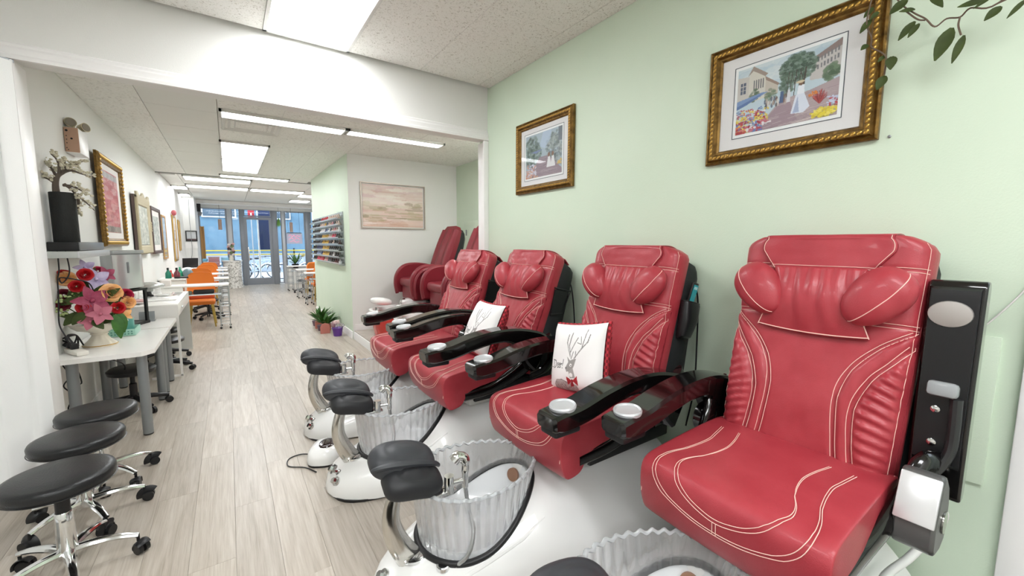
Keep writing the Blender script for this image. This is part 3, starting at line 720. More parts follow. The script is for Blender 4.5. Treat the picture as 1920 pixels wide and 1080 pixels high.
def pocket(root, M, y, full):
    b = MB(); s = -1
    if full:
        rs = []
        for z, wv, th in ((.44, .035, .012), (.46, .05, .028), (.55, .062, .038), (.64, .068, .034), (.655, .07, .03)):
            rs.append([M @ Vector((.09+wv*math.cos(a), y-th*(1+math.sin(a)*1.0) if math.sin(a) < 0 else y-.004, z)) if 0 else M @ Vector((.09+wv*se(math.cos(a), .7), y-.004-th+th*se(math.sin(a), .7), z)) for a in [k*2*PI/20 for k in range(20)]])
        o = b.rings(rs, True).obj('side_pocket', BLACKV, root)
        MB().tube([M @ Vector((.09+.07*math.cos(a), y-.034-.032*se(math.sin(a), .7), .652)) for a in [k*2*PI/20 for k in range(21)]], .004, 6).obj('pocket_hem', BLACKV, o)
    else:
        o = b.prism([(-.0, .66), (.14, .68), (.12, .5), (.03, .46)], 0, .016).obj('side_pocket', BLACKV, root); o.matrix_basis = M @ Matrix.Translation((.02, y-.02, 0))
        MB().tube([(-.01, -.004, .67), (.15, -.006, .69)], .006, 6).obj('pocket_hem', BLACKV, o)
        MB().tube([(.02, -.004, .47), (.13, -.006, .51), (.15, -.006, .69)], .004, 6).obj('pocket_strap', BLACKV, o)
specs = [  # Yc, seat x, seat z, seat tilt, back x, back z, back tilt
    (.645, 1.27, .735, -2, 1.90, .66, 11), (1.62, 1.17, .70, -3, 1.86, .62, 14), (2.64, 1.07, .70, -4, 1.76, .60, 20), (3.56, 1.04, .685, -4, 1.74, .59, 20)]
plabel = ['red pedicure spa chair nearest the doorway with its right arm flipped upright', 'red pedicure spa chair with a deer pillow and a remote in its side pocket',
          'red pedicure spa chair with a deer pillow, third one from the doorway', 'red pedicure spa chair without a pillow, standing at the white jamb']
CH = []
for k, (yc, sx, sz, st, bx, bz, bt) in enumerate(specs):
    r = thing('pedicure_chair', plabel[k], 'pedicure chair', (0, yc, 0), group='red pedicure chairs along the green wall')
    if k == 0: 
        make_base(r); make_bowl(r); make_footrest(r)
    else:
        for ch in CH[0][0].children:
            if ch.name.split('.')[0] in ('base', 'plinth', 'bowl', 'gasket', 'basin_floor', 'water_jet', 'footrest_post', 'footrest_pad', 'tap', 'sprayer', 'hose', 'knob'):
                c = ch.copy(); COL.objects.link(c); c.parent = r
                for g_ in ch.children: g2 = g_.copy(); COL.objects.link(g2); g2.parent = c
    make_seat(r, sx, sz, st); M = make_back(r, bx, bz, bt)
    dx = sx-1.17
    make_mech(r, dx*.6, sz, (-1, 1))
    make_arm(r, (.14, .04, -.07, -.05)[k], .395, dz=(0, 0, .03, 0)[k])
    if k == 0:
        AX, AY = 1.985, -.382
        def lean(x, z): return (x+(z-.7)*.045, z)
        sl = [lean(*p) for p in ((-.030, .70), (-.034, .80), (-.036, 1.0), (-.036, 1.36), (-.034, 1.415), (-.02, 1.435), (.02, 1.435), (.038, 1.41), (.042, 1.2), (.042, .9), (.036, .72), (.02, .69), (-.02, .69))]
        a = MB().prism(sl, -.068, .068).obj('armrest', BLACKG, r, smooth=30); a.location = (AX, AY, 0); a['label'] = 'black armrest flipped upright beside the backrest'
        q = a.modifiers.new('b', 'BEVEL'); q.width = .008; q.segments = 2; q.limit_method = 'ANGLE'
        b = MB(); b.prism([lean(*p) for p in ((-.050, .82), (-.054, .9), (-.056, 1.36), (-.05, 1.405), (-.03, 1.415), (-.03, .80))], -.056, .056); ip = b.obj('underside_plate', BLACKP, a, smooth=30)
        MB().lathe([(.054, 0), (.052, .006), (.03, .009), (.001, .0095)], 28, M=Matrix.Translation((-.027, .006, 1.325)) @ Matrix.Rotation(-PI/2, 4, 'Y') @ Matrix.Diagonal((.82, 1.0, 1, 1))).obj('cup_underside', mat('satin_silver', '#c4bfbc', .35, metal=.7), a)
        MB().box((-.055, -.002, 1.075), (.05, .075, .05), Matrix.Rotation(.2, 3, 'Y'), bev=.012).obj('clear_clip', mat('clear_plastic', '#cdd2d4', .12, trans=.5), a)
        MB().tube(spline([(-.05, -.035, 1.05), (-.052, -.037, .95), (-.056, -.034, .87), (-.075, -.015, .81), (-.10, .005, .79)], 6), .02, 10, flat=(.8, 1)).obj('link_arm', mat('hinge_dark', '#2c2c2d', .3), a)
        for zz in (1.0, .885):
            MB().lathe([(.012, 0), (.012, .006), (.006, .009)], 12, M=Matrix.Translation((-.041+(zz-.7)*.045-.012, .012, zz)) @ Matrix.Rotation(-PI/2, 4, 'Y')).obj('bolt', CHROME, a)
        hp = [(1.70, .69), (1.70, .62), (1.73, .595), (1.80, .585), (1.86, .60), (1.885, .65), (1.885, .72), (1.86, .785), (1.81, .83), (1.785, .838), (1.765, .83)]
        hb = MB().prism(hp, -.435, -.335).obj('arm_hinge', mat('hinge_grey', '#5d5d5c', .35, metal=.3), r, smooth=35); q = hb.modifiers.new('b', 'BEVEL'); q.width = .01; q.segments = 2; q.limit_method = 'ANGLE'
        MB().box((1.727, -.385, .763), (.012, .096, .15), Matrix.Rotation(.435, 3, 'Y'), bev=.005).obj('hinge_plate', mat('plate_silver', '#d9dadb', .3, metal=.4), hb)
        MB().cyl((1.81, -.436, .68), (1.81, -.44, .68), .035, n=20).obj('hinge_cap', NICKEL, hb)
    else: make_arm(r, (0, -.045, -.15, -.06)[k], -.395, dz=(0, 0, .05, .05)[k])
    if k: pocket(r, M, -.30, k == 1)
    cb = spline([M @ Vector((.15, -.27, .80)), M @ Vector((.21, -.30, .70)), (2.2, -.33, .95), (2.21, -.32, .7), (2.18, -.3, .48)], 8)
    MB().tube(cb, .005, 6).obj('cable', BLACKP, r)
    CH.append((r, M))
for ch in CH[0][0].children:
    if ch.name.split('.')[0] in ('base', 'plinth', 'bowl', 'gasket', 'basin_floor', 'water_jet', 'footrest_post', 'footrest_pad', 'tap', 'sprayer', 'hose', 'knob'): ch.location = (.13, .04, 0)
# ================================================================== NEAR ROOM THINGS
rnd = random.Random(3)
def picture(name, label, loc, rz, w, h, prof, fm, paint, cv, matb=None, glass=True, group=None, carve=None, line=True, tilt=0):
    """framed picture facing local -y; paint = (half width, half height) of the print"""
    t = thing(name, label, 'picture', loc, rz, group)
    if tilt: t.rotation_euler = (tilt, 0, rz)
    MB().frame(w, h, prof).obj('frame', fm, t, smooth=25)
    ins = prof[-1][0]; bw, bh = w-2*ins+.01, h-2*ins+.01
    if matb: MB().box((0, -.006, 0), (bw, .006, bh)).obj('mat_board', matb, t, smooth=0)
    pw, ph = paint
    if matb and line:
        MB().frame(pw*2+.035, ph*2+.035, [(0, .0092), (0, .0102), (.0035, .0102), (.0035, .0092)]).obj('mat_line', mat('mat_line_dark', '#4e555c', .7), t, smooth=0)
        MB().box((0, -.0088, 0), (pw*2+.03, .001, ph*2+.03)).obj('mat_inset', mat('paper_white', '#f6f5f3', .7), t, smooth=0)
    cv.mesh('print', lambda u, v: ((u-.5)*2*pw, -.0105, (v-.5)*2*ph), t)
    if glass: MB().grid(lambda u, v: ((u-.5)*bw, -.0135, (v-.5)*bh), 2, 2).obj('glass', PANE, t, smooth=0)
    if carve: carve(t, w, h)
    return t
def flowers(c, n, x0, x1, y0, y1, cols, s0, s1, r):
    for k in range(n):
        f = k/n; y = y1+(y0-y1)*f; x = x0+(x1-x0)*r.random(); s_ = s0+(s1-s0)*f; col = cols[int(r.random()*len(cols))]
        for q in range(7): c.ell(x+r.uniform(-1, 1)*s_, y+r.uniform(-.6, .6)*s_, s_*.34, s_*.36, col, .85)
        c.ell(x+s_*.2, y-s_*.5, s_*.8, s_*.2, '#3e4a3c', .35)
def foliage(c, n, cx, cy, rx, ry, cols, s, r, al=.6):
    for k in range(n):
        a = r.random()*2*PI; q = r.random()**.6; c.ell(cx+rx*q*math.cos(a), cy+ry*q*math.sin(a), s*r.uniform(.5, 1), s*r.uniform(.5, 1.1), cols[k % len(cols)], al)
r = random.Random(11)
c = CV(250, 165, '#c3d3da')                                            # flower market street
for k in range(60): c.ell(r.random(), .72+.3*r.random(), .08, .05, ['#d5dee0', '#b6c9d4', '#e2e6e4'][k % 3], .4)
c.poly([(0, .45), (0, .88), (.13, .86), (.13, .45)], '#cdc6be'); c.poly([(.13, .46), (.13, .86), (.16, .98), (.31, .82), (.31, .48)], '#d8d2c6'); c.poly([(.11, .86), (.17, 1), (.33, .83), (.30, .80), (.17, .93)], '#a08f84')
c.poly([(.31, .48), (.31, .78), (.44, .64), (.44, .5)], '#cabfb2'); c.poly([(.30, .80), (.45, .64), (.44, .61), (.31, .74)], '#9c8478')
for i in range(2):
    for j in range(3): c.rect(.035+.035*i, .62+.06*j, .06+.035*i, .67+.06*j, '#5b6275')
for i in range(5): c.rect(.18+.024*i, .64, .192+.024*i, .78, '#6b6a6c')
c.poly([(.74, .55), (.74, .84), (1, .98), (1, .52)], '#c9c2be'); c.poly([(.72, .82), (1, 1), (1, .9), (.74, .78)], '#93807c')
for i in range(8):
    for j in range(2): c.rect(.77+.028*i, .66+.1*j+.012*i, .783+.028*i, .72+.1*j+.012*i, '#7f7d80')
foliage(c, 60, .93, .58, .07, .12, ['#5d7358', '#4a6148', '#71866a'], .03, r)
foliage(c, 40, .2, .55, .06, .09, ['#66785f', '#53664f'], .025, r); foliage(c, 40, .36, .5, .06, .08, ['#66785f', '#7a8a72'], .022, r)
foliage(c, 420, .62, .78, .17, .2, ['#43594a', '#5a7060', '#6f8573', '#38493c', '#84978a'], .026, r, .7)
foliage(c, 120, .53, .6, .07, .16, ['#4c6152', '#607565', '#788b7c'], .022, r)
for x, w_ in ((.685, .02), (.60, .012), (.53, .009), (.56, .008), (.64, .010)): c.line([(x, .36), (x+.004, .55), (x+.015, .75)], w_, '#4b4038'); c.line([(x+.004, .55), (x-.03, .7)], w_*.5, '#4b4038')
c.poly([(.22, 0), (.47, .38), (.75, .42), (1, .5), (1, 0)], '#b3a0a2'); c.poly([(.22, 0), (.46, .33), (.56, .36), (.66, 0)], '#a48d95')
for k in range(70):
    y = r.random()**1.5*.38; x = .25+y*.5+r.random()*.55; c.line([(x, y), (x+.1+.1*r.random(), y+.02)], .006, ['#8d7681', '#c7b6b7', '#9c868d', '#d8cac6'][k % 4], .6)
c.poly([(0, .39), (0, .52), (.28, .57), (.34, .56), (.15, .46)], '#7e97c0'); c.poly([(0, .39), (0, .44), (.2, .52), (.3, .56), (.12, .44)], '#6079a8')
for k in range(26):
    x = .3+.22*r.random(); y = .33+.12*r.random(); c.ell(x, y, .012, .035, ['#53484a', '#7a5a50', '#b9a89e', '#44506a', '#d8cfc8'][k % 5], .8)
c.poly([(.46, .34), (.5, .34), (.5, .5), (.47, .5)], '#51668c'); c.poly([(.53, .33), (.57, .33), (.565, .5), (.54, .5)], '#d9d8dc')
flowers(c, 90, 0, .34, 0, .36, ['#b9424a', '#e3c94a', '#e7e2e4', '#c66b7a', '#6b82b5', '#d97a4a', '#a8333c', '#edd968'], .022, .05, r)
c.poly([(.58, .15), (.62, .4), (.70, .4), (.755, .2), (.70, .13)], '#dfe3ee'); c.poly([(.6, .15), (.64, .38), (.66, .15)], '#aab5cf'); c.poly([(.63, .4), (.7, .4), (.695, .52), (.64, .52)], '#eceef4'); c.ell(.665, .545, .018, .03, '#7a5a48'); c.ell(.655, .57, .04, .018, '#d8c7a8')
for k in range(60): a = r.uniform(-.9, .9); c.line([(.84, .2), (.84+.085*math.sin(a), .2+.2*math.cos(a)*r.uniform(.6, 1))], .007, ['#a83a3c', '#7c2a30', '#c05a54'][k % 3], .8)
flowers(c, 22, .80, .97, .03, .13, ['#e6d23e', '#f0e06a', '#d8bf3a'], .03, .045, r); flowers(c, 12, .93, 1, .14, .25, ['#b9424a', '#c8cfe4'], .03, .03, r); flowers(c, 8, .74, .80, .33, .38, ['#dd8238'], .02, .02, r)
market = c
c = CV(120, 120, '#a9b6bf'); r = random.Random(5)
foliage(c, 260, .2, .6, .25, .35, ['#5b6a61', '#76867c', '#93a39b', '#495850'], .04, r); foliage(c, 220, .8, .6, .22, .35, ['#6b7772', '#8b9490', '#a7adab', '#565f62'], .04, r)
c.poly([(.5, 1), (.4, .7), (.55, .62), (.7, .8), (.72, 1)], '#b5c4d8', .7); c.rect(.9, .7, 1, 1, '#6d747c'); c.poly([(.15, .6), (.5, .62), (.3, .55)], '#7b88ae')
c.poly([(.1, 0), (.4, .45), (.65, .45), (1, .1), (1, 0)], '#9a8890')
for k in range(40): y = r.random()*.4; c.line([(.3+.4*r.random(), y), (.5+.4*r.random(), y+.02)], .008, ['#7d6b78', '#b7a8ac'][k % 2], .6)
flowers(c, 40, 0, .3, 0, .32, ['#c9a08a', '#c3c6da', '#cf9176', '#d8d6e0', '#a9848a'], .03, .06, r)
for x in (.66, .76): c.poly([(x-.06, .18), (x-.02, .42), (x+.03, .42), (x+.07, .18)], '#e4e2e2'); c.ell(x, .46, .03, .05, '#8a6a58')
flowers(c, 8, .88, 1, .2, .3, ['#d3b26a'], .03, .04, r)
street = c
def gold_carve(step, rad):
    def f(t, w, h):
        b = MB(); k = 0
        for side in range(4):
            L = (w, h)[side % 2]-.07; n = int(L/step)
            for i in range(n+1):
                q = -L/2+L*i/n; px_, pz = [(q, -h/2+.034), (w/2-.034, q), (q, h/2-.034), (-w/2+.034, q)][side]
                R_ = Matrix.Rotation(.7 if side % 2 else -.7, 3, 'Y') ; b.sph((px_, -.034, pz), (rad*.62 if side % 2 else rad*1.1, rad*.55, rad*1.1 if side % 2 else rad*.62), 7, 5, M=R_)
        o = b.obj('carving', GILT, t); o['kind'] = 'stuff'
    return f
GPROF = [(0, 0), (0, .022), (.008, .03), (.016, .022), (.024, .034), (.044, .036), (.052, .022), (.060, .02), (.068, .012), (.068, .005)]
picture('picture', 'large gilt framed flower market print on the green wall', (XR-.002, .945, 2.29), -PI/2, .745, .60, GPROF, GOLD, (.222, .163), market, MATB, carve=gold_carve(.022, .011))
picture('picture', 'smaller gilt framed street scene print on the green wall near the header', (XR-.002, 2.785, 2.315), -PI/2, .76, .62, GPROF, GOLD, (.245, .185), street, MATB, carve=gold_carve(.02, .009))
# artificial vine
v = thing('vine', 'trailing artificial vine with dark green leaves over the large picture', 'plant')
L_ = []
st = [[(1935, -40), (1860, 12), (1820, 15), (1800, 32), (1775, 35), (1753, 50), (1735, 35), (1715, 25), (1690, 8), (1670, -20)],
      [(1800, 32), (1797, 48), (1802, 66)], [(1860, 12), (1880, 2), (1930, -20)], [(1700, 22), (1720, 36), (1735, 38)],
      [(1640, -20), (1632, 8), (1625, 45), (1634, 70), (1634, 88), (1652, 98), (1662, 110), (1658, 140)]]
b = []
for k, s_ in enumerate(st):
    X = 2.17 if k < 4 else 2.19
    MB().tube(spline([onx(x, y, X-.02*math.sin(i*1.3)) for i, (x, y) in enumerate(s_)], 5), .0028, 6).obj('stem', STEMB, v)
lv = [(1702, 0, 1672, 22, 26), (1716, 18, 1690, 20, 12), (1716, 40, 1688, 70, 20), (1724, 44, 1705, 66, 14), (1785, 52, 1757, 104, 30), (1808, 66, 1788, 110, 16), (1878, 12, 1850, 34, 24), (1845, 2, 1802, 10, 20), (1860, -6, 1830, 12, 12), (1925, -2, 1893, 28, 14), (1745, -8, 1765, 8, 12),
      (1638, 14, 1622, 30, 14), (1648, 22, 1634, 34, 12), (1634, 36, 1615, 58, 16), (1628, 84, 1616, 92, 14), (1672, 106, 1670, 126, 16), (1660, 104, 1648, 114, 10), (1660, 142, 1646, 164, 20)]
for x0, y0, x1, y1, wd in lv:
    X = 2.16 if x0 > 1665 else 2.185; a, e = onx(x0, y0, X), onx(x1, y1, X-.015); L = (e-a).length*1.15; W = wd*L/max(8, math.hypot(x1-x0, y1-y0))*1.0
    MB().leaf(a, e-a, (-1, -.25, .25), L, W, .12, 6).obj('leaf', LEAFD, v, smooth=180)
tag(MB().lathe([(.006, 0), (.006, .004), (.002, .007)], 10, M=Matrix.Translation((XR, .54, 1.996)) @ Matrix.Rotation(-PI/2, 4, 'Y')).obj('wall_screw', STEEL), 'small dark screw in the green wall under the large picture', 'screw')

# deer pillows
def pillow(label, loc, rot, S=.40):
    n = 170; c = CV(n, n, '#f1efee')
    def P(x, y): return ((x-200)/690, 1-(y-235)/690)
    def ln(pts, w, col='#5a5654', al=.9): c.line([P(*p) for p in pts], w/690, col, al)
    rr = random.Random(2)
    for pts in ([(555, 585), (515, 520), (492, 440), (508, 355)], [(550, 570), (520, 470), (552, 335)], [(545, 535), (590, 450), (628, 385)], [(612, 600), (690, 510), (765, 430), (778, 355)], [(705, 485), (722, 400), (728, 305)], [(692, 455), (628, 438)], [(690, 445), (668, 375)], [(568, 605), (592, 530)], [(630, 585), (626, 528)]): ln(pts, 8); ln([(x+5, y+4) for x, y in pts], 4, '#a9a5a3')
    c.poly([P(*p) for p in ((505, 585), (535, 640), (498, 700), (518, 738), (590, 728), (618, 670), (642, 600), (600, 608), (560, 622))], '#9b9794'); c.poly([P(*p) for p in ((545, 735), (600, 690), (625, 790), (560, 800))], '#a8a4a1'); c.ell(*P(574, 668), .022, .024, '#f4f2f0'); c.ell(*P(576, 672), .009, .01, '#2a2828'); c.ell(*P(510, 700), .012, .012, '#2c2a2a'); c.ell(*P(575, 765), .03, .03, '#f2f0ee')
    c.poly([P(*p) for p in ((330, 945), (335, 860), (370, 822), (450, 820), (545, 850), (640, 860), (642, 935), (600, 960), (480, 985), (360, 1000))], '#bdb9b6')
    for k in range(260):
        x, y = rr.uniform(345, 630), rr.uniform(835, 965); c.line([P(x, y), P(x+6, y+10)], .006, '#6f6b69', .7)
    ln([(330, 950), (335, 860), (370, 822), (450, 820), (540, 850)], 6)
    c.poly([P(*p) for p in ((512, 785), (582, 822), (518, 868))], '#b3242e'); c.poly([P(*p) for p in ((650, 768), (582, 822), (656, 866))], '#b3242e'); c.poly([P(*p) for p in ((560, 835), (590, 830), (600, 868), (545, 885))], '#8f1c26'); c.ell(*P(582, 822), .02, .022, '#8f1c26')
    for dx in (525, 545, 620, 640): ln([(dx, 800), (dx+4, 850)], 5, '#6f1119')
    # lettering: "h.. Deer!"
    T = lambda pts, w=9: ln([(300+(x-300)*1.12, 665+(y-665)*1.2) for x, y in pts], w*.85, '#1c1a1b', 1)
    T([(232, 610), (240, 695)]); T([(238, 665), (252, 645), (262, 690)]); T([(275, 690), (277, 693)], 10); T([(288, 690), (290, 693)], 10)
    T([(308, 632), (312, 700), (330, 690), (342, 662), (332, 635), (298, 630)])
    for x in (352, 378): T([(x, 678), (x+18, 670), (x+14, 655), (x+2, 662), (x+2, 690), (x+14, 697), (x+24, 688)])
    T([(404, 660), (408, 695)]); T([(406, 672), (416, 658), (424, 664)]); T([(436, 625), (433, 678)]); T([(432, 695), (434, 697)], 11)
    t = thing('throw_pillow', label, 'pillow', loc, group='deer pillows on the pedicure chairs'); t.rotation_euler = rot
    def bul(u, v, s_):
        a, b_ = 2*u-1, 2*v-1; px_ = .5*S*a*(1-.06*(1-b_*b_)); pz = .5*S*b_*(1-.06*(1-a*a)); th = max(0, (1-a**4)*(1-b_**4))**.55
        return (px_, -s_*(.012+.075*th+.004*th*math.sin(6*a-5*b_)), pz)
    c.mesh('cover_front', lambda u, v: bul(u, v, 1), t)
    MB().grid(lambda u, v: bul(u, v, -1) if 0 < u < 1 and 0 < v < 1 else (bul(u, v, 1)[0], -.006, bul(u, v, 1)[2]), 28, 28).obj('plaid_back', PLAID, t, smooth=180)
    pts = [bul(i/24, 0, 1) for i in range(25)]+[bul(1, i/24, 1) for i in range(1, 25)]+[bul(1-i/24, 1, 1) for i in range(1, 25)]+[bul(0, 1-i/24, 1) for i in range(1, 25)]
    MB().tube([(x, 0, z) for x, y, z in pts], .013, 6).obj('plaid_edge', PLAID, t)
    return t
pillow('white deer pillow with red bow tie, nearer of the two', (1.62, 1.645, .905), (-.27, -.17, -PI/2+.05))
pillow('white deer pillow with red bow tie, leaning on the third pedicure chair', (1.53, 2.56, .925), (-.42, -.02, -PI/2-.05))
# remote standing in the side pocket
M2 = CH[1][1]; t = thing('remote_control', 'remote control with a teal screen in a chair side pocket', 'remote'); t.matrix_world = Matrix.Translation((0, 1.62, 0)) @ M2 @ Matrix.Translation((.09, -.335, .69)) @ Matrix.Rotation(.12, 4, 'X')
MB().box((0, 0, 0), (.055, .018, .15), bev=.007).obj('body', BLACKP, t); MB().box((0, -.0098, .015), (.042, .002, .095)).obj('screen', mat('teal_screen', '#1f7f86', .2, emit=.15), t, smooth=0)
for k in range(4): MB().box((-.012+.008*k, -.0112, .045), (.005, .001, .016)).obj('screen_mark', mat('screen_mark', '#bfe6e6', .4), t, smooth=0)

# stools
def stool(loc, rz, label, lever, z=.50, tilt=0, proto=None):
    if proto: return dup(proto, loc, rz, label)
    t = thing('stool', label, 'stool', loc, rz, 'black rolling stools beside the curtain')
    MB().lathe([(.165, z-.068), (.183, z-.062), (.190, z-.05), (.192, z-.02), (.186, z-.008), (.165, z), (.08, z+.004), (.001, z+.004)], 48).obj('seat', BLACKV, t, smooth=50)
    MB().lathe([(.1905, z-.056), (.1945, z-.054), (.1905, z-.052)], 48, cap=False).obj('seat_piping', BLACKV, t)
    MB().lathe([(.026, .2), (.026, z-.09), (.09, z-.085), (.09, z-.068)], 20).obj('gas_lift', BLACKP, t)
    MB().lathe([(.034, .085), (.036, .10), (.033, .24), (.031, .305), (.028, .31)], 24).obj('column', CHROME, t)
    MB().tube(spline([(.03, .02, z-.088), (.12, .05, z-.09), (.17, .07, z-.105), (.20, .08, z-.12)], 4), [.006]*9+[.011]*4, 8, flat=(1.5, .6)).obj('lever', BLACKP, t)
    for k in range(5):
        a = k*2*PI/5; R_ = Matrix.Rotation(a, 4, 'Z'); b = MB()
        pts = spline([(.02, 0, .115), (.10, 0, .118), (.18, 0, .108), (.245, 0, .088)], 5)
        b.tube([R_ @ p for p in pts], [.024-.009*i/(len(pts)-1) for i in range(len(pts))], 8, flat=(1.0, .72)); lg = b.obj('leg', CHROME, t, smooth=35)
        b = MB(); sw = .35+k*1.9; c = R_ @ Vector((.243, 0, 0)); Q = Matrix.Rotation(sw, 3, 'Z')
        b.cyl(c+Vector((0, 0, .06)), c+Vector((0, 0, .095)), .007, n=8)
        for s_ in (-1, 1): b.tube([c+Q @ Vector((-.018, s_*.006, .028)), c+Q @ Vector((-.018, s_*.024, .028))], .027, 16)
        b.tube([c+Q @ Vector((-.018+.031*math.cos(x), 0, .028+.031*math.sin(x))) for x in [-.3+i*.25 for i in range(12)]], .022, 8, flat=(1.25, .3))
        b.obj('caster', BLACKP, lg)
    return t
s0 = stool((-.70, 2.64, 0), 2.5, 'black stool nearest the viewer, its whole chrome base in sight', 1)
stool((-.74, 3.125, 0), 1.45, 'middle black stool of the three beside the curtain', 1, proto=s0)
stool((-.745, 3.56, 0), 1.75, 'black stool farthest back, under the white table corner', 1, proto=s0)
# white box at the lower left edge
t = thing('white_box', 'white box on the floor at the lower left corner', 'box', (-1.12, 2.50, 0), .1)
MB().box((0, 0, .10), (.26, .26, .2), bev=.006).obj('carton', mat('white_card', '#eff1f1', .5), t); MB().box((0, 0, .206), (.275, .275, .035), bev=.006).obj('lid', mat('white_card', '#eff1f1', .5), t)
# UV dryer on the floor between the far chairs
t = thing('nail_dryer', 'white domed nail dryer on the floor between two pedicure chairs', 'nail dryer', (.50, 3.08, 0), -.5)
def dome(u, v):
    a = u*2*PI; q = [(1, .015), (1.02, .05), (.95, .085), (.8, .105), (.5, .118), (.02, .12)][min(5, int(v*5+.5))]
    return Vector((.11*q[0]*se(math.cos(a), .7), .14*q[0]*se(math.sin(a), .7), q[1]))
MB().grid(dome, 36, 6, True).obj('shell', GLOSSW, t, smooth=60); MB().rings([[Vector((.108*se(math.cos(k*PI/16), .7), .138*se(math.sin(k*PI/16), .7), z)) for k in range(32)] for z in (0, .016)]).obj('base', BLACKP, t)
MB().sph((.01, 0, .108), (.06, .085, .018), 20, 8, e=.8).obj('window', mat('dark_window', '#2b1c1a', .1, coat=.5), t)
MB().tube(spline([(-.10, .02, .02), (-.2, .06, .006), (-.26, .0, .005), (-.22, -.10, .005), (-.10, -.13, .006), (.0, -.2, .008)], 6), .004, 6).obj('cord', BLACKP, t)
# white hose and cords behind the nearest chair, thin white cord on the wall
tag(MB().tube(spline([(1.95, .28, .68), (2.05, .24, .60), (2.08, .26, .50), (1.98, .30, .42), (1.80, .33, .40), (1.6, .3, .38)], 8), .014, 10).obj('drain_hose', mat('hose_white', '#e9e8e4', .4)), 'white corrugated hose behind the nearest pedicure chair', 'hose')
tag(MB().tube(spline([(XR-.006, .08, 1.56), (XR-.006, .14, 1.40), (XR-.006, .22, 1.26), (XR-.006, .3, 1.16), (XR-.006, .42, 1.08), (XR-.006, .6, .9), (XR-.006, .7, .4)], 6), .003, 6).obj('hanging_wire', mat('hose_white', '#e9e8e4', .4)), 'thin white cord running down the green wall beside the doorway', 'cord')
tag(MB().tube(spline([(2.1, 1.2, .75), (2.16, 1.17, .78), (2.17, 1.12, .74), (2.16, 1.10, .6), (2.15, 1.1, .3)], 6), .026, 10).obj('black_pipe', RUBBER), 'black pipe elbow between the two nearest pedicure chairs', 'pipe')
# ================================================================== LEFT SIDE: TABLES, SHELF, FLOWERS
CABLE = mat('cable_black', '#1c1c1f', .5)
def table(y0, y1, label, clip):
    t = thing('table', label, 'table', (-.815, (y0+y1)/2, 0), group='white tables on grey legs'); L = y1-y0; w = .56
    p = [(-w/2, -L/2), (w/2-clip, -L/2), (w/2, -L/2+clip*1.2), (w/2, L/2), (-w/2, L/2)]
    MB().prism(p, .668, .703, 'z').obj('tabletop', MATTW, t, smooth=0)
    for sx in (-1, 1):
        for sy in (-1, 1):
            b = MB(); x, y = sx*(w/2-.085), sy*(L/2-.10); b.lathe([(.034, .012), (.034, .655), (.05, .66), (.05, .667)], 20, (x, y, 0)); lg = b.obj('leg', STEEL, t)
            MB().lathe([(.03, 0), (.033, .004), (.033, .013)], 20, (x, y, 0)).obj('foot', BLACKP, lg)
    return t
table(4.2, 5.30, 'white table on round grey legs under the flower arrangement', .07)
table(5.33, 5.97, 'white table on round grey legs between the flowers and the white desk', .02)
# desk with drawer
t = thing('desk', 'white desk with a drawer against the left wall beyond the tables', 'desk', (-.80, 6.78, 0)); W, L = .57, 1.56
MB().box((0, 0, .84), (W, L, .022), bev=.003).obj('desktop', MATTW, t); MB().box((-.02, .12, .857), (W-.06, 1.0, .012), bev=.003).obj('glass_top', mat('white_glass', '#f3f3f1', .06, coat=.5), t)
MB().box((0, -L/2+.012, .735), (W-.01, .024, .19)).obj('apron', MATTW, t, smooth=0); MB().box((-W/2+.02, 0, .735), (.024, L-.05, .19)).obj('apron', MATTW, t, smooth=0)
MB().box((0, L/2-.012, .415), (W, .024, .83)).obj('side_panel', mat('desk_grey', '#d4d5d0', .4), t, smooth=0)
d = MB().box((W/2-.012, 0, .765), (.022, L-.1, .12), bev=.003).obj('drawer', MATTW, t); MB().box((W/2+.004, -.3, .765), (.012, .12, .012), bev=.003).obj('handle', ALU, d)
lg = MB(); lg.box((W/2-.012, -L/2+.012, .36), (.022, .022, .70)); lg.box((W/2-.14, -L/2+.012, .012), (.28, .022, .024)); lg.obj('leg', MATTW, t, smooth=0)
# office chair bases under the desk and table (black five star rollers)
def roller(loc, rz, label, seatz=.41, proto=None):
    if proto: return dup(proto, loc, rz, label)
    t = thing('office_stool', label, 'stool', loc, rz, 'low black rolling stools under the desks')
    MB().lathe([(.15, seatz-.06), (.17, seatz-.05), (.175, seatz-.02), (.15, seatz), (.001, seatz+.003)], 28).obj('seat', BLACKV, t, smooth=50)
    MB().lathe([(.03, .10), (.028, .25), (.018, .26), (.018, seatz-.06)], 14).obj('column', BLACKP, t)
    for k in range(5):
        R_ = Matrix.Rotation(k*2*PI/5, 4, 'Z'); b = MB(); b.tube([R_ @ Vector(p) for p in ((.02, 0, .12), (.14, 0, .10), (.25, 0, .075))], [.028, .022, .017], 8); lg = b.obj('leg', BLACKP, t)
        c = R_ @ Vector((.25, 0, .03)); b = MB(); ax = R_.to_3x3() @ Vector((0, 1, 0))
        for s_ in (-1, 1): b.tube([c+ax*s_*.006, c+ax*s_*.026], .03, 14)
        b.obj('caster', BLACKP, lg)
    return t
r0 = roller((-.80, 5.02, 0), .3, 'black rolling stool base behind the grey table legs')
roller((-.68, 6.36, 0), .9, 'black rolling stool under the near end of the white desk', proto=r0)
roller((-.78, 7.06, 0), .1, 'black rolling stool under the far end of the white desk', proto=r0)
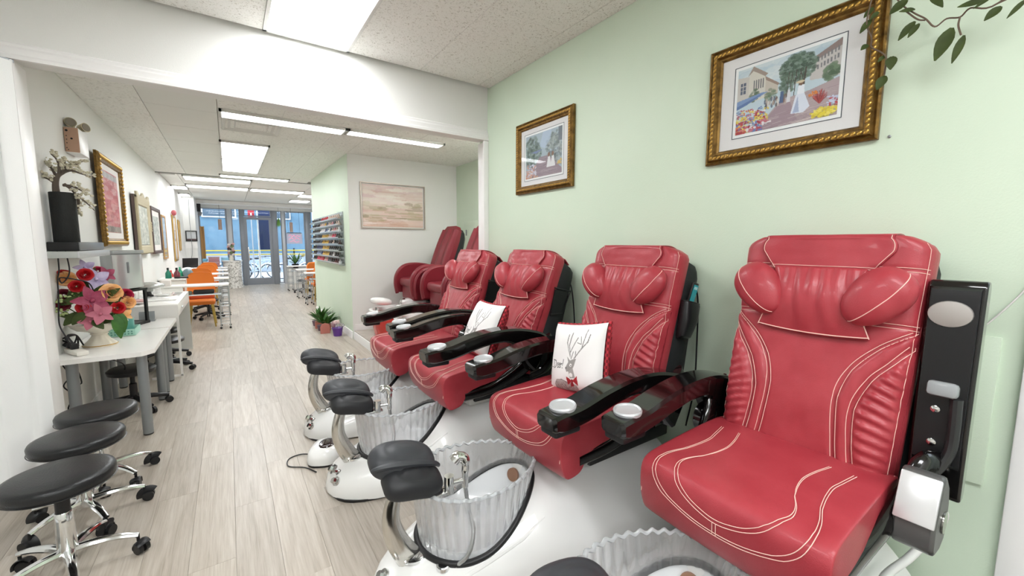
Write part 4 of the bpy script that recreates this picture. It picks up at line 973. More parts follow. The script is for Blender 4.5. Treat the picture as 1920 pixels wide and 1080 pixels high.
# wall shelf with recorder and potted bonsai
t = thing('wall_shelf', 'glass wall shelf holding the black pot and the recorder', 'shelf', (-1.01, 4.82, 1.46))
MB().box((0, 0, 0), (.175, .95, .05), bev=.004).obj('board', mat('shelf_grey', '#bdc2bf', .18, coat=.4), t); MB().box((.09, 0, 0), (.012, .96, .052), bev=.003).obj('front_edge', ALU, t)
t = thing('recorder', 'black flat recorder box on the wall shelf under the pot', 'recorder', (-1.01, 4.78, 1.486))
MB().box((0, 0, .035), (.165, .74, .066), bev=.004).obj('body', BLACKP, t); MB().box((.0845, 0, .035), (.006, .735, .06), bev=.002).obj('front_panel', mat('panel_grey', '#77797b', .35), t)
t = thing('potted_bonsai', 'artificial blossom bonsai in a tall black cylinder pot on the wall shelf', 'plant', (-1.012, 4.53, 1.553))
MB().lathe([(.070, 0), (.0715, .004), (.0715, .37), (.067, .374), (.064, .365), (.064, .34), (.001, .338)], 40).obj('pot', mat('pot_black', '#191c1c', .55, bump=(90, .25)), t)
def P(x, y, dy=0): return onx(x, y, -1.02) if 0 else (lambda q: Vector((q.x+1.012, dy, q.z-1.553)))(ony(x, y, 4.53))
trunk = spline([P(106, 366), P(104, 345), P(108, 330), P(118, 322, .02)], 6)
b = MB(); b.tube(trunk, [.022-.010*i/(len(trunk)-1) for i in range(len(trunk))], 9).obj('trunk', BARK, t)
brs = [[(106, 345), (92, 336), (80, 330), (70, 325)], [(107, 333), (96, 318), (86, 308), (72, 298)], [(110, 330), (112, 315), (108, 300), (98, 290)], [(116, 322), (126, 315), (136, 308), (150, 300)], [(116, 324), (134, 320), (152, 326), (172, 332)],
       [(120, 345), (134, 355), (146, 368), (160, 378), (178, 395)], [(146, 370), (144, 384), (138, 396), (132, 404)], [(118, 347), (138, 350), (154, 358), (165, 366)], [(118, 322), (120, 308), (118, 298)]]
tips = []
br = random.Random(8)
for s_ in brs:
    dy = br.uniform(-.05, .12); pts = spline([P(x, y, dy*i/3) for i, (x, y) in enumerate(s_)], 4); n = len(pts)
    MB().tube(pts, [.011-.008*i/(n-1) for i in range(n)], 7).obj('branch', BARK, t); tips += [(p, .6) for p in pts[n//3::2]]
for k, (p, _) in enumerate(tips):
    g = MB()
    for q in range(4):
        c = p+Vector((br.uniform(-.012, .028), br.uniform(-.03, .03), br.uniform(-.01, .032)))
        for a in range(3): g.sph(c+Vector((br.uniform(-.008, .008), br.uniform(-.008, .008), br.uniform(-.005, .008))), (.0085, .008, .007), 7, 5)
    g.obj('blossom_cluster', BLOSSOM, t, smooth=60)
# emergency light
t = thing('emergency_light', 'white emergency light box with two lamp heads high on the left wall', 'emergency light', (-1.098, 5.28, 2.43))
MB().box((.045, 0, 0), (.09, .28, .21), bev=.004).obj('case', TRIMW, t); e = MB().box((.045, -.142, 0), (.088, .006, .205), bev=.002).obj('end_plate', mat('tan_card', '#c6a28c', .7), t)
for k, (x, z) in enumerate([(.015, -.03), (.015, 0), (.015, .03), (.012, -.07), (.02, -.085), (.045, .01)]): MB().cyl((x, -.1445, z), (x, -.147, z), .004 if k < 5 else .008, n=8).obj('plate_hole', BLACKP, e)
MB().cyl((.018, -.1445, .075), (.018, -.147, .075), .009, n=12).obj('plate_hole', BLACKP, e)
for k, (y, dx, dy) in enumerate([(-.08, .35, -.9), (.07, .75, -.55)]):
    d_ = Vector((dx, dy, .15)).normalized(); c = Vector((.03+.05*k, y, .15)); b = MB(); b.cyl((.05, y, .1), (.05, y, .14), .012, n=10); b.tube([c-d_*.05, c-d_*.03, c+d_*.02, c+d_*.03], [.012, .028, .038, .040], 18); h = b.obj('lamp_head', mat('lamp_bronze', '#b5ab8c', .3, metal=.5), t, smooth=50)
    MB().tube([c+d_*.031, c+d_*.034], [.035, .032], 18).obj('lens', mat('lens_grey', '#8a8375', .15, coat=.5), h)

# flower arrangement in urn
t = thing('flower_arrangement', 'silk flower arrangement in a cream fluted urn on the white table', 'flowers', (-.915, 4.66, .703))
def flut(prof, n=40, amp=.05):
    rs = []
    for r_, z, a in prof: rs.append([Vector((r_*(1+a*math.cos(k*20*PI/n))*math.cos(k*2*PI/n), r_*(1+a*math.cos(k*20*PI/n))*math.sin(k*2*PI/n), z)) for k in range(n)])
    return rs
MB().rings(flut([(.105, 0, 0), (.108, .012, 0), (.10, .022, .01), (.07, .05, .05), (.05, .08, .06), (.047, .095, 0), (.056, .10, 0), (.053, .11, 0), (.07, .125, .04), (.13, .145, .06), (.165, .175, .05), (.18, .195, .02), (.175, .201, 0), (.155, .195, 0), (.05, .185, 0)])).obj('urn', CERAM, t, smooth=60)
MB().lathe([(.107, .010), (.1105, .013), (.107, .017)], 40, cap=False).obj('gilt_line', GILT, t)
pal = {'red': mat('rose_red', '#b80f1a', .55), 'peach': mat('rose_peach', '#f0c08c', .6, vary=('#e8a860', 30)), 'lilac': mat('lily_lilac', '#ab9cc2', .6, vary=('#c8bcd8', 20)), 'mag': mat('orchid_magenta', '#93304f', .55, vary=('#a84a66', 25)), 'burg': mat('rose_burgundy', '#6a1526', .55), 'pink': mat('orchid_pink', '#b8687a', .55), 'green': mat('hydrangea_green', '#b9c98c', .6), 'rasp': mat('rose_raspberry', '#a8183e', .55)}
fr = random.Random(4)
def bloom(kind, c, d, R, col):
    b = MB(); d = Vector(d).normalized(); s1 = d.cross(Vector((.3, .2, 1))).normalized(); s2 = d.cross(s1)
    if kind == 'rose':
        for ring, (n, r0, op, h) in enumerate([(3, .30, .12, .75), (4, .55, .35, .70), (5, .85, .75, .5), (6, 1.0, 1.15, .3)]):
            for k in range(n):
                a0 = (k+ring*.37)*2*PI/n
                def pet(u, v, a0=a0, r0=r0, op=op, h=h, n=n):
                    a = a0+(u-.5)*2*PI/n*1.5; rr = R*r0*(.35+.65*v**.7)*(1-.12*(2*u-1)**2*v); hh = R*h*(v**.8)*(1-.28*(2*u-1)**2)-R*op*.18*v*v
                    return Vector(c)+s1*(rr*math.cos(a))+s2*(rr*math.sin(a))+d*hh
                b.grid(pet, 6, 5)
    elif kind == 'orchid':
        for k in range(5):
            a = k*2*PI/5+.3; ax = s1*math.cos(a)+s2*math.sin(a); b.leaf(Vector(c), ax+d*.25, d, R*1.15, R*(1.05 if k % 2 else .8), .15, 6)
        b.sph(Vector(c)+d*R*.18, R*.16, 8, 6)
    elif kind == 'cluster':
        for k in range(12): b.sph(Vector(c)+s1*fr.uniform(-R, R)*.7+s2*fr.uniform(-R, R)*.7+d*fr.uniform(0, R*.4), R*.2, 7, 5)
    return b.obj(kind if kind != 'cluster' else 'berry_cluster', pal[col], t, smooth=60)
def Q(x, y, Y): p = ony(x, y, Y); return (max(-.155, p.x+.915), p.y-4.66, p.z-.703)
toC = lambda x: (.35+.004*(x-170), -1, .25)
for kind, x, y, Yd, R, col in [('rose', 98, 518, 4.60, .052, 'red'), ('rose', 124, 523, 4.58, .062, 'peach'), ('rose', 160, 515, 4.56, .052, 'red'), ('orchid', 159, 502, 4.62, .06, 'lilac'), ('rose', 144, 537, 4.52, .05, 'red'), ('orchid', 180, 524, 4.58, .082, 'lilac'), ('rose', 208, 549, 4.52, .078, 'peach'), ('rose', 236, 553, 4.60, .055, 'rasp'),
     ('orchid', 173, 564, 4.46, .105, 'mag'), ('rose', 157, 577, 4.44, .05, 'red'), ('rose', 221, 577, 4.52, .052, 'red'), ('orchid', 188, 589, 4.42, .075, 'pink'), ('orchid', 168, 603, 4.42, .06, 'pink'), ('rose', 112, 572, 4.50, .05, 'burg'), ('rose', 98, 554, 4.56, .05, 'burg'), ('orchid', 198, 515, 4.64, .06, 'mag'), ('rose', 240, 567, 4.58, .055, 'peach'),
     ('cluster', 120, 563, 4.50, .05, 'green'), ('cluster', 112, 585, 4.48, .045, 'green'), ('cluster', 205, 580, 4.50, .035, 'green'), ('cluster', 140, 548, 4.54, .04, 'green'), ('rose', 100, 575, 4.54, .04, 'burg'), ('orchid', 232, 590, 4.56, .055, 'peach'), ('rose', 184, 508, 4.66, .04, 'rasp')]:
    bloom(kind, Q(x, y, Yd), toC(x), R*(1.0), pal and col)
for x0, y0, x1, y1, wd, Yd in [(150, 585, 125, 605, .08, 4.44), (160, 585, 140, 604, .075, 4.42), (175, 600, 190, 612, .075, 4.42), (215, 590, 226, 625, .09, 4.48), (222, 585, 232, 615, .09, 4.52), (150, 560, 118, 568, .07, 4.5), (150, 545, 130, 555, .08, 4.54), (165, 535, 175, 510, .06, 4.6), (170, 545, 160, 525, .07, 4.58), (190, 560, 215, 545, .07, 4.5), (130, 590, 108, 592, .07, 4.5), (175, 560, 190, 540, .08, 4.54), (150, 570, 150, 540, .09, 4.55), (200, 570, 220, 560, .08, 4.54)]:
    a, e = Vector(Q(x0, y0, Yd)), Vector(Q(x1, y1, Yd-.03)); MB().leaf(a, e-a, (.3, -1, .4), (e-a).length*1.25, wd, .2, 6).obj('leaf', LEAFD if wd < .085 else LEAF, t, smooth=180)
b = MB()
for x, y, Yd in [(98, 518, 4.6), (124, 523, 4.6), (160, 515, 4.6), (144, 537, 4.56), (180, 524, 4.62), (208, 549, 4.56), (236, 553, 4.62), (221, 577, 4.56), (112, 572, 4.52), (240, 567, 4.6)]:
    q = Vector(Q(x, y, Yd)); b.tube([Vector((0, 0, .19)), Vector((q.x*.5, q.y*.6+.02, q.z*.55+.06)), q], .004, 5)
b.sph((0, 0, .24), (.11, .10, .09), 12, 8); b.obj('greenery', LEAFD, t)
# steriliser tower, basket, holder and cords on the tables
t = thing('towel_steriliser', 'tall silver cabinet with curved door on a black stand behind the flowers', 'cabinet', (-.885, 5.60, .703), -.42)
st = MB(); st.box((-.02, 0, .015), (.20, .40, .03), bev=.004); st.box((.07, -.17, .19), (.02, .03, .36)); st.box((.07, .17, .19), (.02, .03, .36)); st.box((-.1, 0, .19), (.02, .38, .36)); st.box((-.02, 0, .365), (.2, .4, .02)); st.obj('stand', BLACKP, t, smooth=0)
MB().box((-.02, .03, .56), (.10, .42, .36), bev=.01).obj('case', mat('case_grey', '#b3b6b8', .35, metal=.3), t)
dr = MB(); dr.rings([[Vector((.032+.035*math.cos(a*PI/2), .03+.205*s_, z)) for s_, a in [(-1, 1), (-.8, .5), (-.4, .15), (0, 0), (.4, .15), (.8, .5), (1, 1)]]+[Vector((.03, .235, z)), Vector((.03, -.175, z))] for z in (.39, .73)]); dr = dr.obj('door', mat('door_silver', '#d3d4d8', .2, metal=.55), t)
MB().box((.068, -.03, .60), (.008, .025, .11), bev=.003).obj('handle', mat('slot_grey', '#7c7f83', .3), dr); MB().box((-.01, .03, .755), (.12, .43, .035), bev=.006).obj('lid', mat('case_grey', '#a3a6a8'), t)
t = thing('basket', 'mint green lattice tray beside the urn on the white table', 'basket', (-.86, 5.13, .703))
b = MB(); b.box((0, 0, .008), (.22, .26, .012)); b.obj('bottom', mat('mint_plastic', '#9fd0bf', .4), t, smooth=0)
for sx in (-1, 1): MB().box((sx*.112, 0, .033), (.006, .27, .06), bev=.002).obj('side', mat('mint_plastic', ''), t)
for sy in (-1, 1): MB().box((0, sy*.132, .033), (.225, .006, .06), bev=.002).obj('side', mat('mint_plastic', ''), t)
for k in range(9):
    for j in range(2): MB().box((-.09+.0225*k, -.136, .022+.02*j), (.012, .003, .011)).obj('lattice_hole', mat('mint_dark', '#5f9a8a', .6), t, smooth=0)
t = tag(MB().box((-.80, 5.16, .78), (.05, .07, .13), bev=.006).obj('soap_bottle', mat('teal_bottle', '#6fb5ab', .35)), 'teal bottle standing in the mint tray', 'bottle')
t = thing('acrylic_holder', 'clear acrylic card holder on the white table before the desk', 'holder', (-.77, 5.85, .703))
for k in range(3): MB().box((0, .01*k, .045+.012*k), (.13, .003, .09-.01*k), Matrix.Rotation(-.2, 3, 'X')).obj('sheet', mat('acrylic', '#dfe4e6', .1, trans=.7), t, smooth=0)
MB().box((0, 0, .006), (.14, .08, .01)).obj('base', mat('acrylic', ''), t, smooth=0)
t = thing('power_adapter', 'white power bar with tangled black plugs beside the urn', 'power bar', (-1.0, 4.40, .703), .5)
MB().box((0, 0, .018), (.07, .24, .034), bev=.008).obj('bar', mat('bar_white', '#e6e3da', .4), t)
for k in range(3): MB().box((.0, .03+.06*k, .055), (.045, .04, .045), Matrix.Rotation(.4*k, 3, 'Y'), bev=.008).obj('plug', BLACKP, t)
for k in range(3): MB().tube(spline([(0, .03+.06*k, .07), (-.02, .06+.06*k, .14-.02*k), (.05, .14, .12), (.09-.03*k, .16, .03)], 6), .006, 6).obj('plug_cord', CABLE, t)
def cord(pts, label, r_=.0045): return tag(MB().tube(spline(pts, 7), r_, 6).obj('cable', CABLE), label, 'cable')
cord([(-1.03, 4.36, 1.49), (-1.035, 4.37, 1.35), (-1.05, 4.38, 1.28), (-1.06, 4.4, 1.15), (-1.07, 4.39, .95), (-1.04, 4.37, .85), (-1.02, 4.38, .78)], 'black cable hanging from the recorder to the power bar')
cord([(-.99, 4.37, 1.49), (-.985, 4.38, 1.33), (-1.03, 4.39, 1.25), (-1.04, 4.4, 1.29), (-.96, 4.42, 1.27), (-.9, 4.46, 1.23), (-.88, 4.5, 1.1)], 'looped black cable under the wall shelf')
for k in range(3): cord([(-1.06+.02*k, 4.3+.05*k, .66), (-1.03+.03*k, 4.31, .56-.03*k), (-1.07+.03*k, 4.33, .48), (-1.02, 4.32, .40-.03*k), (-1.06+.03*k, 4.33, .30), (-1.01+.01*k, 4.34, .18+.03*k)], 'tangled black cable under the white table, '+['left strand', 'middle strand', 'right strand'][k])
cord([(-.96, 4.6, .665), (-.9, 4.65, .6), (-.82, 4.8, .5), (-.84, 4.95, .4), (-.95, 5.0, .36)], 'grey brown cord drooping between the table legs')
# things on the desk
t = thing('magnifier_lamp', 'silver domed lamp on a short black stem on the white desk', 'lamp', (-.88, 7.0, .864))
MB().lathe([(.045, 0), (.045, .015), (.03, .02), (.022, .05), (.02, .09)], 18).obj('stem', BLACKP, t); MB().lathe([(.04, .06), (.05, .09), (.16, .115), (.17, .13), (.165, .145), (.11, .17), (.03, .18), (.001, .18)], 30).obj('head', mat('silver_dome', '#b9bab6', .25, metal=.5), t, smooth=50)
dk = [('paper_stack', (-.95, 6.3, .855), (.22, .30, .012), '#ded3d0', 'pale stack of papers on the near end of the white desk', 'papers'), ('tissue_box', (-1.0, 6.75, .89), (.1, .2, .08), '#ece8e4', 'small white box behind the silver lamp on the desk', 'box'), ('card_stand', (-.84, 7.3, .90), (.09, .02, .10), '#f4f2f0', 'white card stand beside the silver lamp', 'card'), ('black_case', (-1.02, 6.5, .90), (.06, .08, .1), '#2a2a2c', 'small black case against the wall on the white desk', 'case'), ('plate', (-.74, 6.98, .855), (.12, .22, .01), '#cfcfca', 'flat grey tray beside the lamp on the desk', 'tray')]
for n, c, d_, col, lab, cat in dk: tag(MB().box((0, 0, 0), d_, bev=min(d_)*.2).obj(n, mat('c_'+n, col, .5), loc=(c[0], c[1], .865+d_[2]/2) if n != 'x' else c), lab, cat)
tag(MB().box((0, 0, 0), (.2, .26, .01)).obj('magazine', mat('magazine_pink', '#c99a98', .5), loc=(-.93, 6.32, .883)), 'pinkish magazine lying on the pale papers', 'magazine')

# pictures on the left wall
def vnoise(w_, h_, base, cols, n, seed, sx=.1, sy=.05, y0=0, y1=1):
    c = CV(w_, h_, base); q = random.Random(seed)
    for k in range(n): c.ell(q.random(), y0+(y1-y0)*q.random(), sx*q.uniform(.4, 1.2), sy*q.uniform(.4, 1.2), cols[int(q.random()*len(cols))], .45)
    return c
P1 = [(0, 0), (0, .02), (.012, .04), (.045, .036), (.08, .02), (.09, .008)]
c = vnoise(60, 90, '#b3606a', ['#a63a40', '#c0676a', '#d18a86', '#94282f', '#c9a09c'], 160, 1, .2, .05)
for k in range(40): c.ell(random.Random(k).random(), .93, .1, .05, ['#8f8a8e', '#b9b2b4'][k % 2], .5)
for k in range(40): c.ell(random.Random(k+50).random(), .06, .12, .05, ['#8a8078', '#a59a90', '#6b625c'][k % 3], .6)
def cv2(t, w, h):
    b = MB(); q = random.Random(1)
    for side in range(4):
        L = (w, h)[side % 2]-.08; n = int(L/.045)
        for i in range(n+1):
            a = -L/2+L*i/n; x, z = [(a, -h/2+.04), (w/2-.04, a), (a, h/2-.04), (-w/2+.04, a)][side]; b.sph((x, -.036, z), (.02, .014, .02), 7, 5)
    o = b.obj('carving', GILT, t); o['kind'] = 'stuff'
picture('picture', 'ornate gilt framed red abstract picture beside the emergency light', (XL+.03, 6.48, 2.0), PI/2, 1.14, .98, P1, GOLD, (.36, .34), c, MATB, line=False, carve=cv2, tilt=.0, glass=False)
c = vnoise(50, 70, '#b9bab0', ['#a9aa9f', '#cfcfc6', '#8f938b', '#d9d8d0', '#9ba39d'], 200, 2, .08, .06)
def crest(t, w, h):
    b = MB(); b.prism([(-.5*w, .5*h-.03), (-.5*w, .5*h+.05), (-.42*w, .5*h+.06), (-.3*w, .5*h), (-.12*w, .5*h+.02), (0, .5*h+.07), (.12*w, .5*h+.02), (.3*w, .5*h), (.42*w, .5*h+.06), (.5*w, .5*h+.05), (.5*w, .5*h-.03)], -.03, -.005); b.obj('crest', CREAMF, t)
    b = MB(); [b.sph((w/2-.03, -.03, q), (.02, .015, .03), 8, 6) for q in (-.06, -.02, .02, .06)]; b.obj('side_carving', CREAMF, t)
picture('picture', 'cream carved frame with crest around a pale misty picture on the left wall', (XL+.05, 8.40, 1.81), PI/2, 1.10, .84, [(0, 0), (0, .022), (.012, .034), (.05, .03), (.08, .018), (.11, .016), (.125, .006)], CREAMF, (.42, .29), c, None, carve=crest, glass=False)
MB().box((0, .018, 0), (1.12, .034, .86)).obj('backing', BROWNF, bpy.data.objects['picture.003'], smooth=0)
c = vnoise(50, 60, '#b4b8b2', ['#9fa6a2', '#c6cac4', '#8b9592', '#d6d6ce'], 160, 3, .1, .06)
picture('picture', 'dark brown framed grey landscape next to the cream carved frame', (XL+.03, 9.85, 1.77), PI/2, 1.12, .82, [(0, 0), (0, .03), (.012, .034), (.05, .03), (.06, .01)], BROWNF, (.40, .26), c, MATB, line=False, glass=False)
c = vnoise(40, 60, '#c9cdd2', ['#b5bdc6', '#dfe2e6', '#a7b3bf'], 100, 4, .1, .06); c.rect(0, 0, 1, .22, '#c9a86a'); c.rect(0, 0, .8, .1, '#b78d57')
picture('picture', 'narrow light wood framed picture, fourth along the left wall', (XL+.01, 11.2, 1.67), PI/2, .62, .90, [(0, 0), (0, .02), (.03, .02), (.04, .008)], LIGHTOAK, (.26, .40), c, None)
c = vnoise(40, 60, '#ddd2cc', ['#e9e2dc', '#c9b5ac', '#d3b6a8'], 80, 5, .1, .06)
picture('picture', 'gold framed picture with a pink ornament on its top corner, fifth along the left wall', (XL+.01, 13.3, 1.67), PI/2, .72, 1.13, [(0, 0), (0, .02), (.04, .024), (.06, .008)], GILT, (.30, .50), c, None)
tag(MB().sph((XL+.06, 12.95, 2.28), (.05, .08, .07), 12, 8).obj('ornament', mat('ornament_red', '#b0565c', .6)), 'reddish ornament on the corner of the gold frame', 'ornament')
c = vnoise(30, 50, '#d8b468', ['#c99f4e', '#e6c984', '#b98e40'], 60, 6, .1, .06)
picture('picture', 'all golden narrow panel, farthest picture along the left wall', (XL+.01, 14.55, 1.76), PI/2, .4, .84, [(0, 0), (0, .02), (.03, .022), (.04, .008)], GILT, (.16, .38), c, None)
c = vnoise(90, 60, '#dcc3b8', ['#e5cfc6', '#d6b8ac', '#efe2dc'], 60, 7, .3, .06); q = random.Random(9)
for k in range(130):
    y = q.random()**.9; col = (['#efe7dc', '#e9d9d2', '#f3ede4', '#e6ddd2', '#d9bcbc'] if y > .58 else ['#d6cfb8', '#b3aa86', '#f0e9dc', '#9a8a68', '#efe6d8'] if y > .4 else ['#9a8f60', '#7d7250', '#bcae8a', '#dcd2c4', '#a89a66'] if y > .17 else ['#dcb8a4', '#cfa692', '#b3a078', '#e6cabb', '#d4b09c'])[k % 5]
    c.ell(q.random(), y, q.uniform(.05, .28), q.uniform(.012, .05)*(1 if y > .5 else .7), col, .5)
picture('picture', 'wide abstract landscape canvas in a thin silver frame on the white wall', (2.325, 6.849, 2.17), 0, 1.09, .735, [(0, 0), (0, .04), (.014, .04), (.014, .012)], mat('thin_silver_frame', '#b5aa9f', .35, metal=.4), (.52, .345), c, None, glass=False)
# ================================================================== FRONT SHOP
def nail_table():
    t = thing('nail_table', 'x', 'nail table', (0, 0, 0), group='white nail tables in two rows')
    MB().box((-.52, 0, .805), (1.04, .40, .028), bev=.004).obj('tabletop', MATTW, t)
    MB().box((-.84, 0, .725), (.38, .38, .13), bev=.004).obj('drawer_case', MATTW, t)
    MB().box((-.84, -.17, .36), (.36, .02, .68)).obj('leg_panel', MATTW, t, smooth=0); MB().box((-1.02, 0, .36), (.02, .36, .68)).obj('leg_panel', MATTW, t, smooth=0)
    MB().box((-.38, -.06, .645), (.52, .26, .018), bev=.003).obj('tray', mat('clear_shelf', '#dde8ee', .1), t)
    b = MB()
    for sx in (-.155, -.015):
        for sy in (-.15, .15): b.cyl((sx, sy, .04), (sx, sy, .79), .009, n=6)
    rk = b.obj('wire_leg', mat('wire_grey', '#a9acad', .35, metal=.6), t)
    for z in (.10, .22, .27, .42, .47, .62, .74):
        b = MB()
        for sy in (-.15, .15): b.cyl((-.155, sy, z), (-.015, sy, z), .006, n=5)
        for sx in (-.155, -.015): b.cyl((sx, -.15, z), (sx, .15, z), .006, n=5)
        b.obj('rung', mat('wire_grey', ''), rk)
    for sx in (-.155, -.015):
        for sy in (-.15, .15): MB().sph((sx, sy, .022), .02, 8, 6).obj('wheel', BLACKP, t)
    return t
def orange_chair():
    t = thing('orange_chair', 'x', 'chair', (0, 0, 0), group='orange chairs at the nail tables')
    b = MB(); rs = []
    for y, k in ((.20, .94), (.185, 1), (.225, 1), (.245, .94)):
        pts = []
        for a in range(9): an = PI*a/8; pts.append(Vector((.215*k*se(math.cos(an), .45), y+.05, .66+.34*k*se(math.sin(an), .5))))
        pts += [Vector((-.20*k, y, .50)), Vector((.20*k, y, .50))]; rs.append([Vector((p.x, p.y+(p.z-.5)*.12, p.z)) for p in pts])
    b.rings([rs[0], rs[1], rs[2], rs[3]]).obj('backrest', ORANGE, t, smooth=50)
    MB().box((0, 0, .455), (.43, .44, .07), bev=.03, seg=3).obj('seat', ORANGE, t); MB().box((0, .21, .50), (.38, .04, .10), bev=.015).obj('shadowed_joint', mat('orange_shadowed', '#b5451f', .8), t)  # strip between seat and back: its shadow is put into the darker orange
    for sx in (-1, 1):
        for sy in (-1, 1): MB().tube([(sx*.16, sy*.16, .43), (sx*.2, sy*.2, .0)], [.02, .012], 10).obj('leg', GOLDLEG, t)
    return t
nt = nail_table(); oc = orange_chair()
ordn = ['nearest', 'second', 'third', 'fourth', 'farthest']
ys = [9.12, 10.75, 12.35, 14.0, 15.35]
for k, y in enumerate(ys):
    lab = ['white nail table nearest the viewer on the left side, wire leg in full sight', 'second white nail table along the left wall', 'third white nail table along the left wall', 'fourth white nail table along the left wall', 'white nail table along the left wall nearest the reception counter'][k]
    if k == 0: nt.location = (-.03, y, 0); nt['label'] = lab
    else: dup(nt, (-.03 if k < 3 else -.05, y, 0), 0, lab)
for k, y in enumerate((9.52, 11.05, 12.75, 14.4)):
    lab = ['orange chair at the nearest left nail table, gold leg in sight', 'second orange chair along the left nail tables', 'third orange chair along the left nail tables', 'fourth orange chair along the left nail tables'][k]
    x = (-.47, -.54, -.49, -.49)[k]
    if k == 0: oc.location = (x, y, 0); oc['label'] = lab
    else: dup(oc, (x, y, 0), 0, lab)
for k, (x, y) in enumerate(((2.62, 11.45), (2.62, 13.0), (2.5, 15.2))): dup(nt, (1.55, y, 0), PI, ['white nail table emerging behind the green partition, nearest on the right side', 'middle white nail table on the right side', 'white nail table on the right side nearest the window'][k])
dup(oc, (2.02, 12.05, 0), PI, 'orange chair behind the green partition, nearest on the right side'); dup(oc, (2.1, 13.8, 0), PI, 'orange chair on the right side nearest the window')
for k, (x, y) in enumerate(((-.40, 10.42), (-.50, 11.6), (-.50, 13.2), (1.95, 12.5), (1.9, 14.4))): roller((x, y, 0), .4+k, ['black rolling stool behind the first orange chair', 'black rolling stool between second and third left nail tables', 'black rolling stool between third and fourth left nail tables', 'black rolling stool between the right nail tables', 'black rolling stool at the right table nearest the window'][k], proto=r0)
# small gear
tag(MB().box((0, 0, 0), (.30, .2, .07), bev=.02).obj('nail_lamp', BLACKP, loc=(-.40, 9.06, .692)), 'black nail lamp on the tray of the nearest nail table', 'nail lamp')
tag(MB().box((0, 0, 0), (.16, .12, .06), bev=.02).obj('hand_rest', mat('olive_grey', '#5e6257', .6), loc=(-.64, 8.98, .687)), 'olive hand rest beside the black nail lamp', 'hand rest')
t = thing('side_cabinet', 'white cabinet against the left wall with green bottles on top', 'cabinet', (-.885, 10.02, 0))
MB().box((0, 0, .43), (.37, .5, .86), bev=.006).obj('body', mat('cabinet_white', '#eceae3', .4), t); MB().box((0, 0, .875), (.40, .54, .03), bev=.004).obj('top', MATTW, t)
def sbottle(loc, col, label, s=1):
    t = thing('spray_bottle', label, 'bottle', loc)
    MB().lathe([(.045*s, 0), (.048*s, .01), (.045*s, .10*s), (.02*s, .14*s), (.018*s, .16*s)], 16).obj('body', mat('bt_'+col[1:], col, .3), t); MB().box((.0, -.015, .18*s), (.03, .07, .04), bev=.006).obj('trigger', BLACKP if s == 1 else mat('bt_'+col[1:], col), t)
sbottle((-.95, 9.92, .89), '#1f7a62', 'green spray bottle on the white side cabinet'); sbottle((-.82, 9.88, .89), '#7c3a44', 'dark reddish spray bottle on the white side cabinet')
tag(MB().box((0, 0, 0), (.2, .12, .03), bev=.006).obj('black_tray', BLACKP, loc=(-.75, 9.86, .906)), 'black tray at the edge of the white side cabinet', 'tray')
sbottle((-.85, 10.87, .82), '#2fa57c', 'bright green bottle on the second left nail table', 1.2); sbottle((-.98, 10.7, .82), '#c9463c', 'red bottle on the second left nail table', .9)
tag(MB().sph((0, 0, .09), (.09, .10, .10), 14, 9).obj('glass_bowl', mat('bowl_grey', '#6d8287', .2), loc=(-.72, 10.80, .832)), 'grey rounded dispenser on the second left nail table', 'dispenser')
tag(MB().sph((0, 0, .05), (.14, .10, .08), 14, 9).obj('towel', mat('towel_white', '#f0eeee', .9), loc=(-.82, 12.35, .849)), 'folded white towel on the third left nail table', 'towel')
t = thing('monitor', 'small black monitor on the far left nail tables', 'monitor', (-.86, 13.95, .82), .5); MB().box((0, 0, .2), (.36, .03, .26), Matrix.Rotation(.12, 3, 'X'), bev=.005).obj('screen', BLACKP, t); MB().box((0, .03, .03), (.14, .1, .06), bev=.01).obj('stand', BLACKP, t)
for k, (x, y, col) in enumerate(((-.55, 10.66, '#d8b9b6'), (-.9, 9.02, '#e4ddd8'))): tag(MB().box((0, 0, .05), (.12, .1, .1), bev=.008).obj('jar', mat('jar%d' % k, col, .4), loc=(x, y, .82)), ['pink jar on the second left nail table', 'pale jar on the nearest left nail table'][k], 'jar')
# left return wall: screen frame, calendar, cable, speaker
t = thing('wall_screen', 'black framed screen on the white return wall beside the shop window', 'screen', (-.925, 16.29, 1.77)); MB().frame(.29, .33, [(0, 0), (0, .02), (.03, .02), (.03, .006)]).obj('frame', BLACKP, t); MB().box((0, -.004, .03), (.24, .006, .22)).obj('panel', mat('panel_pale', '#c9cdd0', .2), t, smooth=0); MB().box((0, -.012, -.12), (.24, .01, .07)).obj('lower_strip', mat('strip_dark', '#5b4a4c', .4), t, smooth=0)
tag(MB().box((0, 0, 0), (.29, .008, .2)).obj('calendar_sheet', mat('sheet_white', '#f2f1ef', .6), loc=(-.935, 16.29, 1.49), smooth=0), 'blank white sheet hung under the black framed screen', 'sheet')
tag(MB().tube(spline([(-.93, 16.285, 2.9), (-.94, 16.28, 2.3), (-.93, 16.262, 1.8), (-.93, 16.27, 1.3), (-.98, 16.28, 1.0)], 6), .006, 5).obj('wall_cable', STEEL), 'thin grey cable running down the white return wall', 'cable')
t = thing('speaker', 'black wall speaker in the corner above the left shop window', 'speaker', (-.74, 17.55, 2.66)); MB().box((0, 0, .1), (.10, .16, .3), bev=.01).obj('cabinet', BLACKP, t); MB().box((.02, 0, -.12), (.10, .12, .14), Matrix.Rotation(.4, 3, 'Y'), bev=.02).obj('bracket', mat('bracket_grey', '#8a8c90', .4), t)
tag(MB().frame(.12, 1.14, [(0, 0), (0, .04), (.02, .045), (.05, .02)]).box((0, -.006, 0), (.08, .01, 1.08)).obj('wood_panel', LIGHTOAK, loc=(-.70, 17.6, 1.55)), 'narrow golden wood panel at the edge of the left shop window', 'panel')
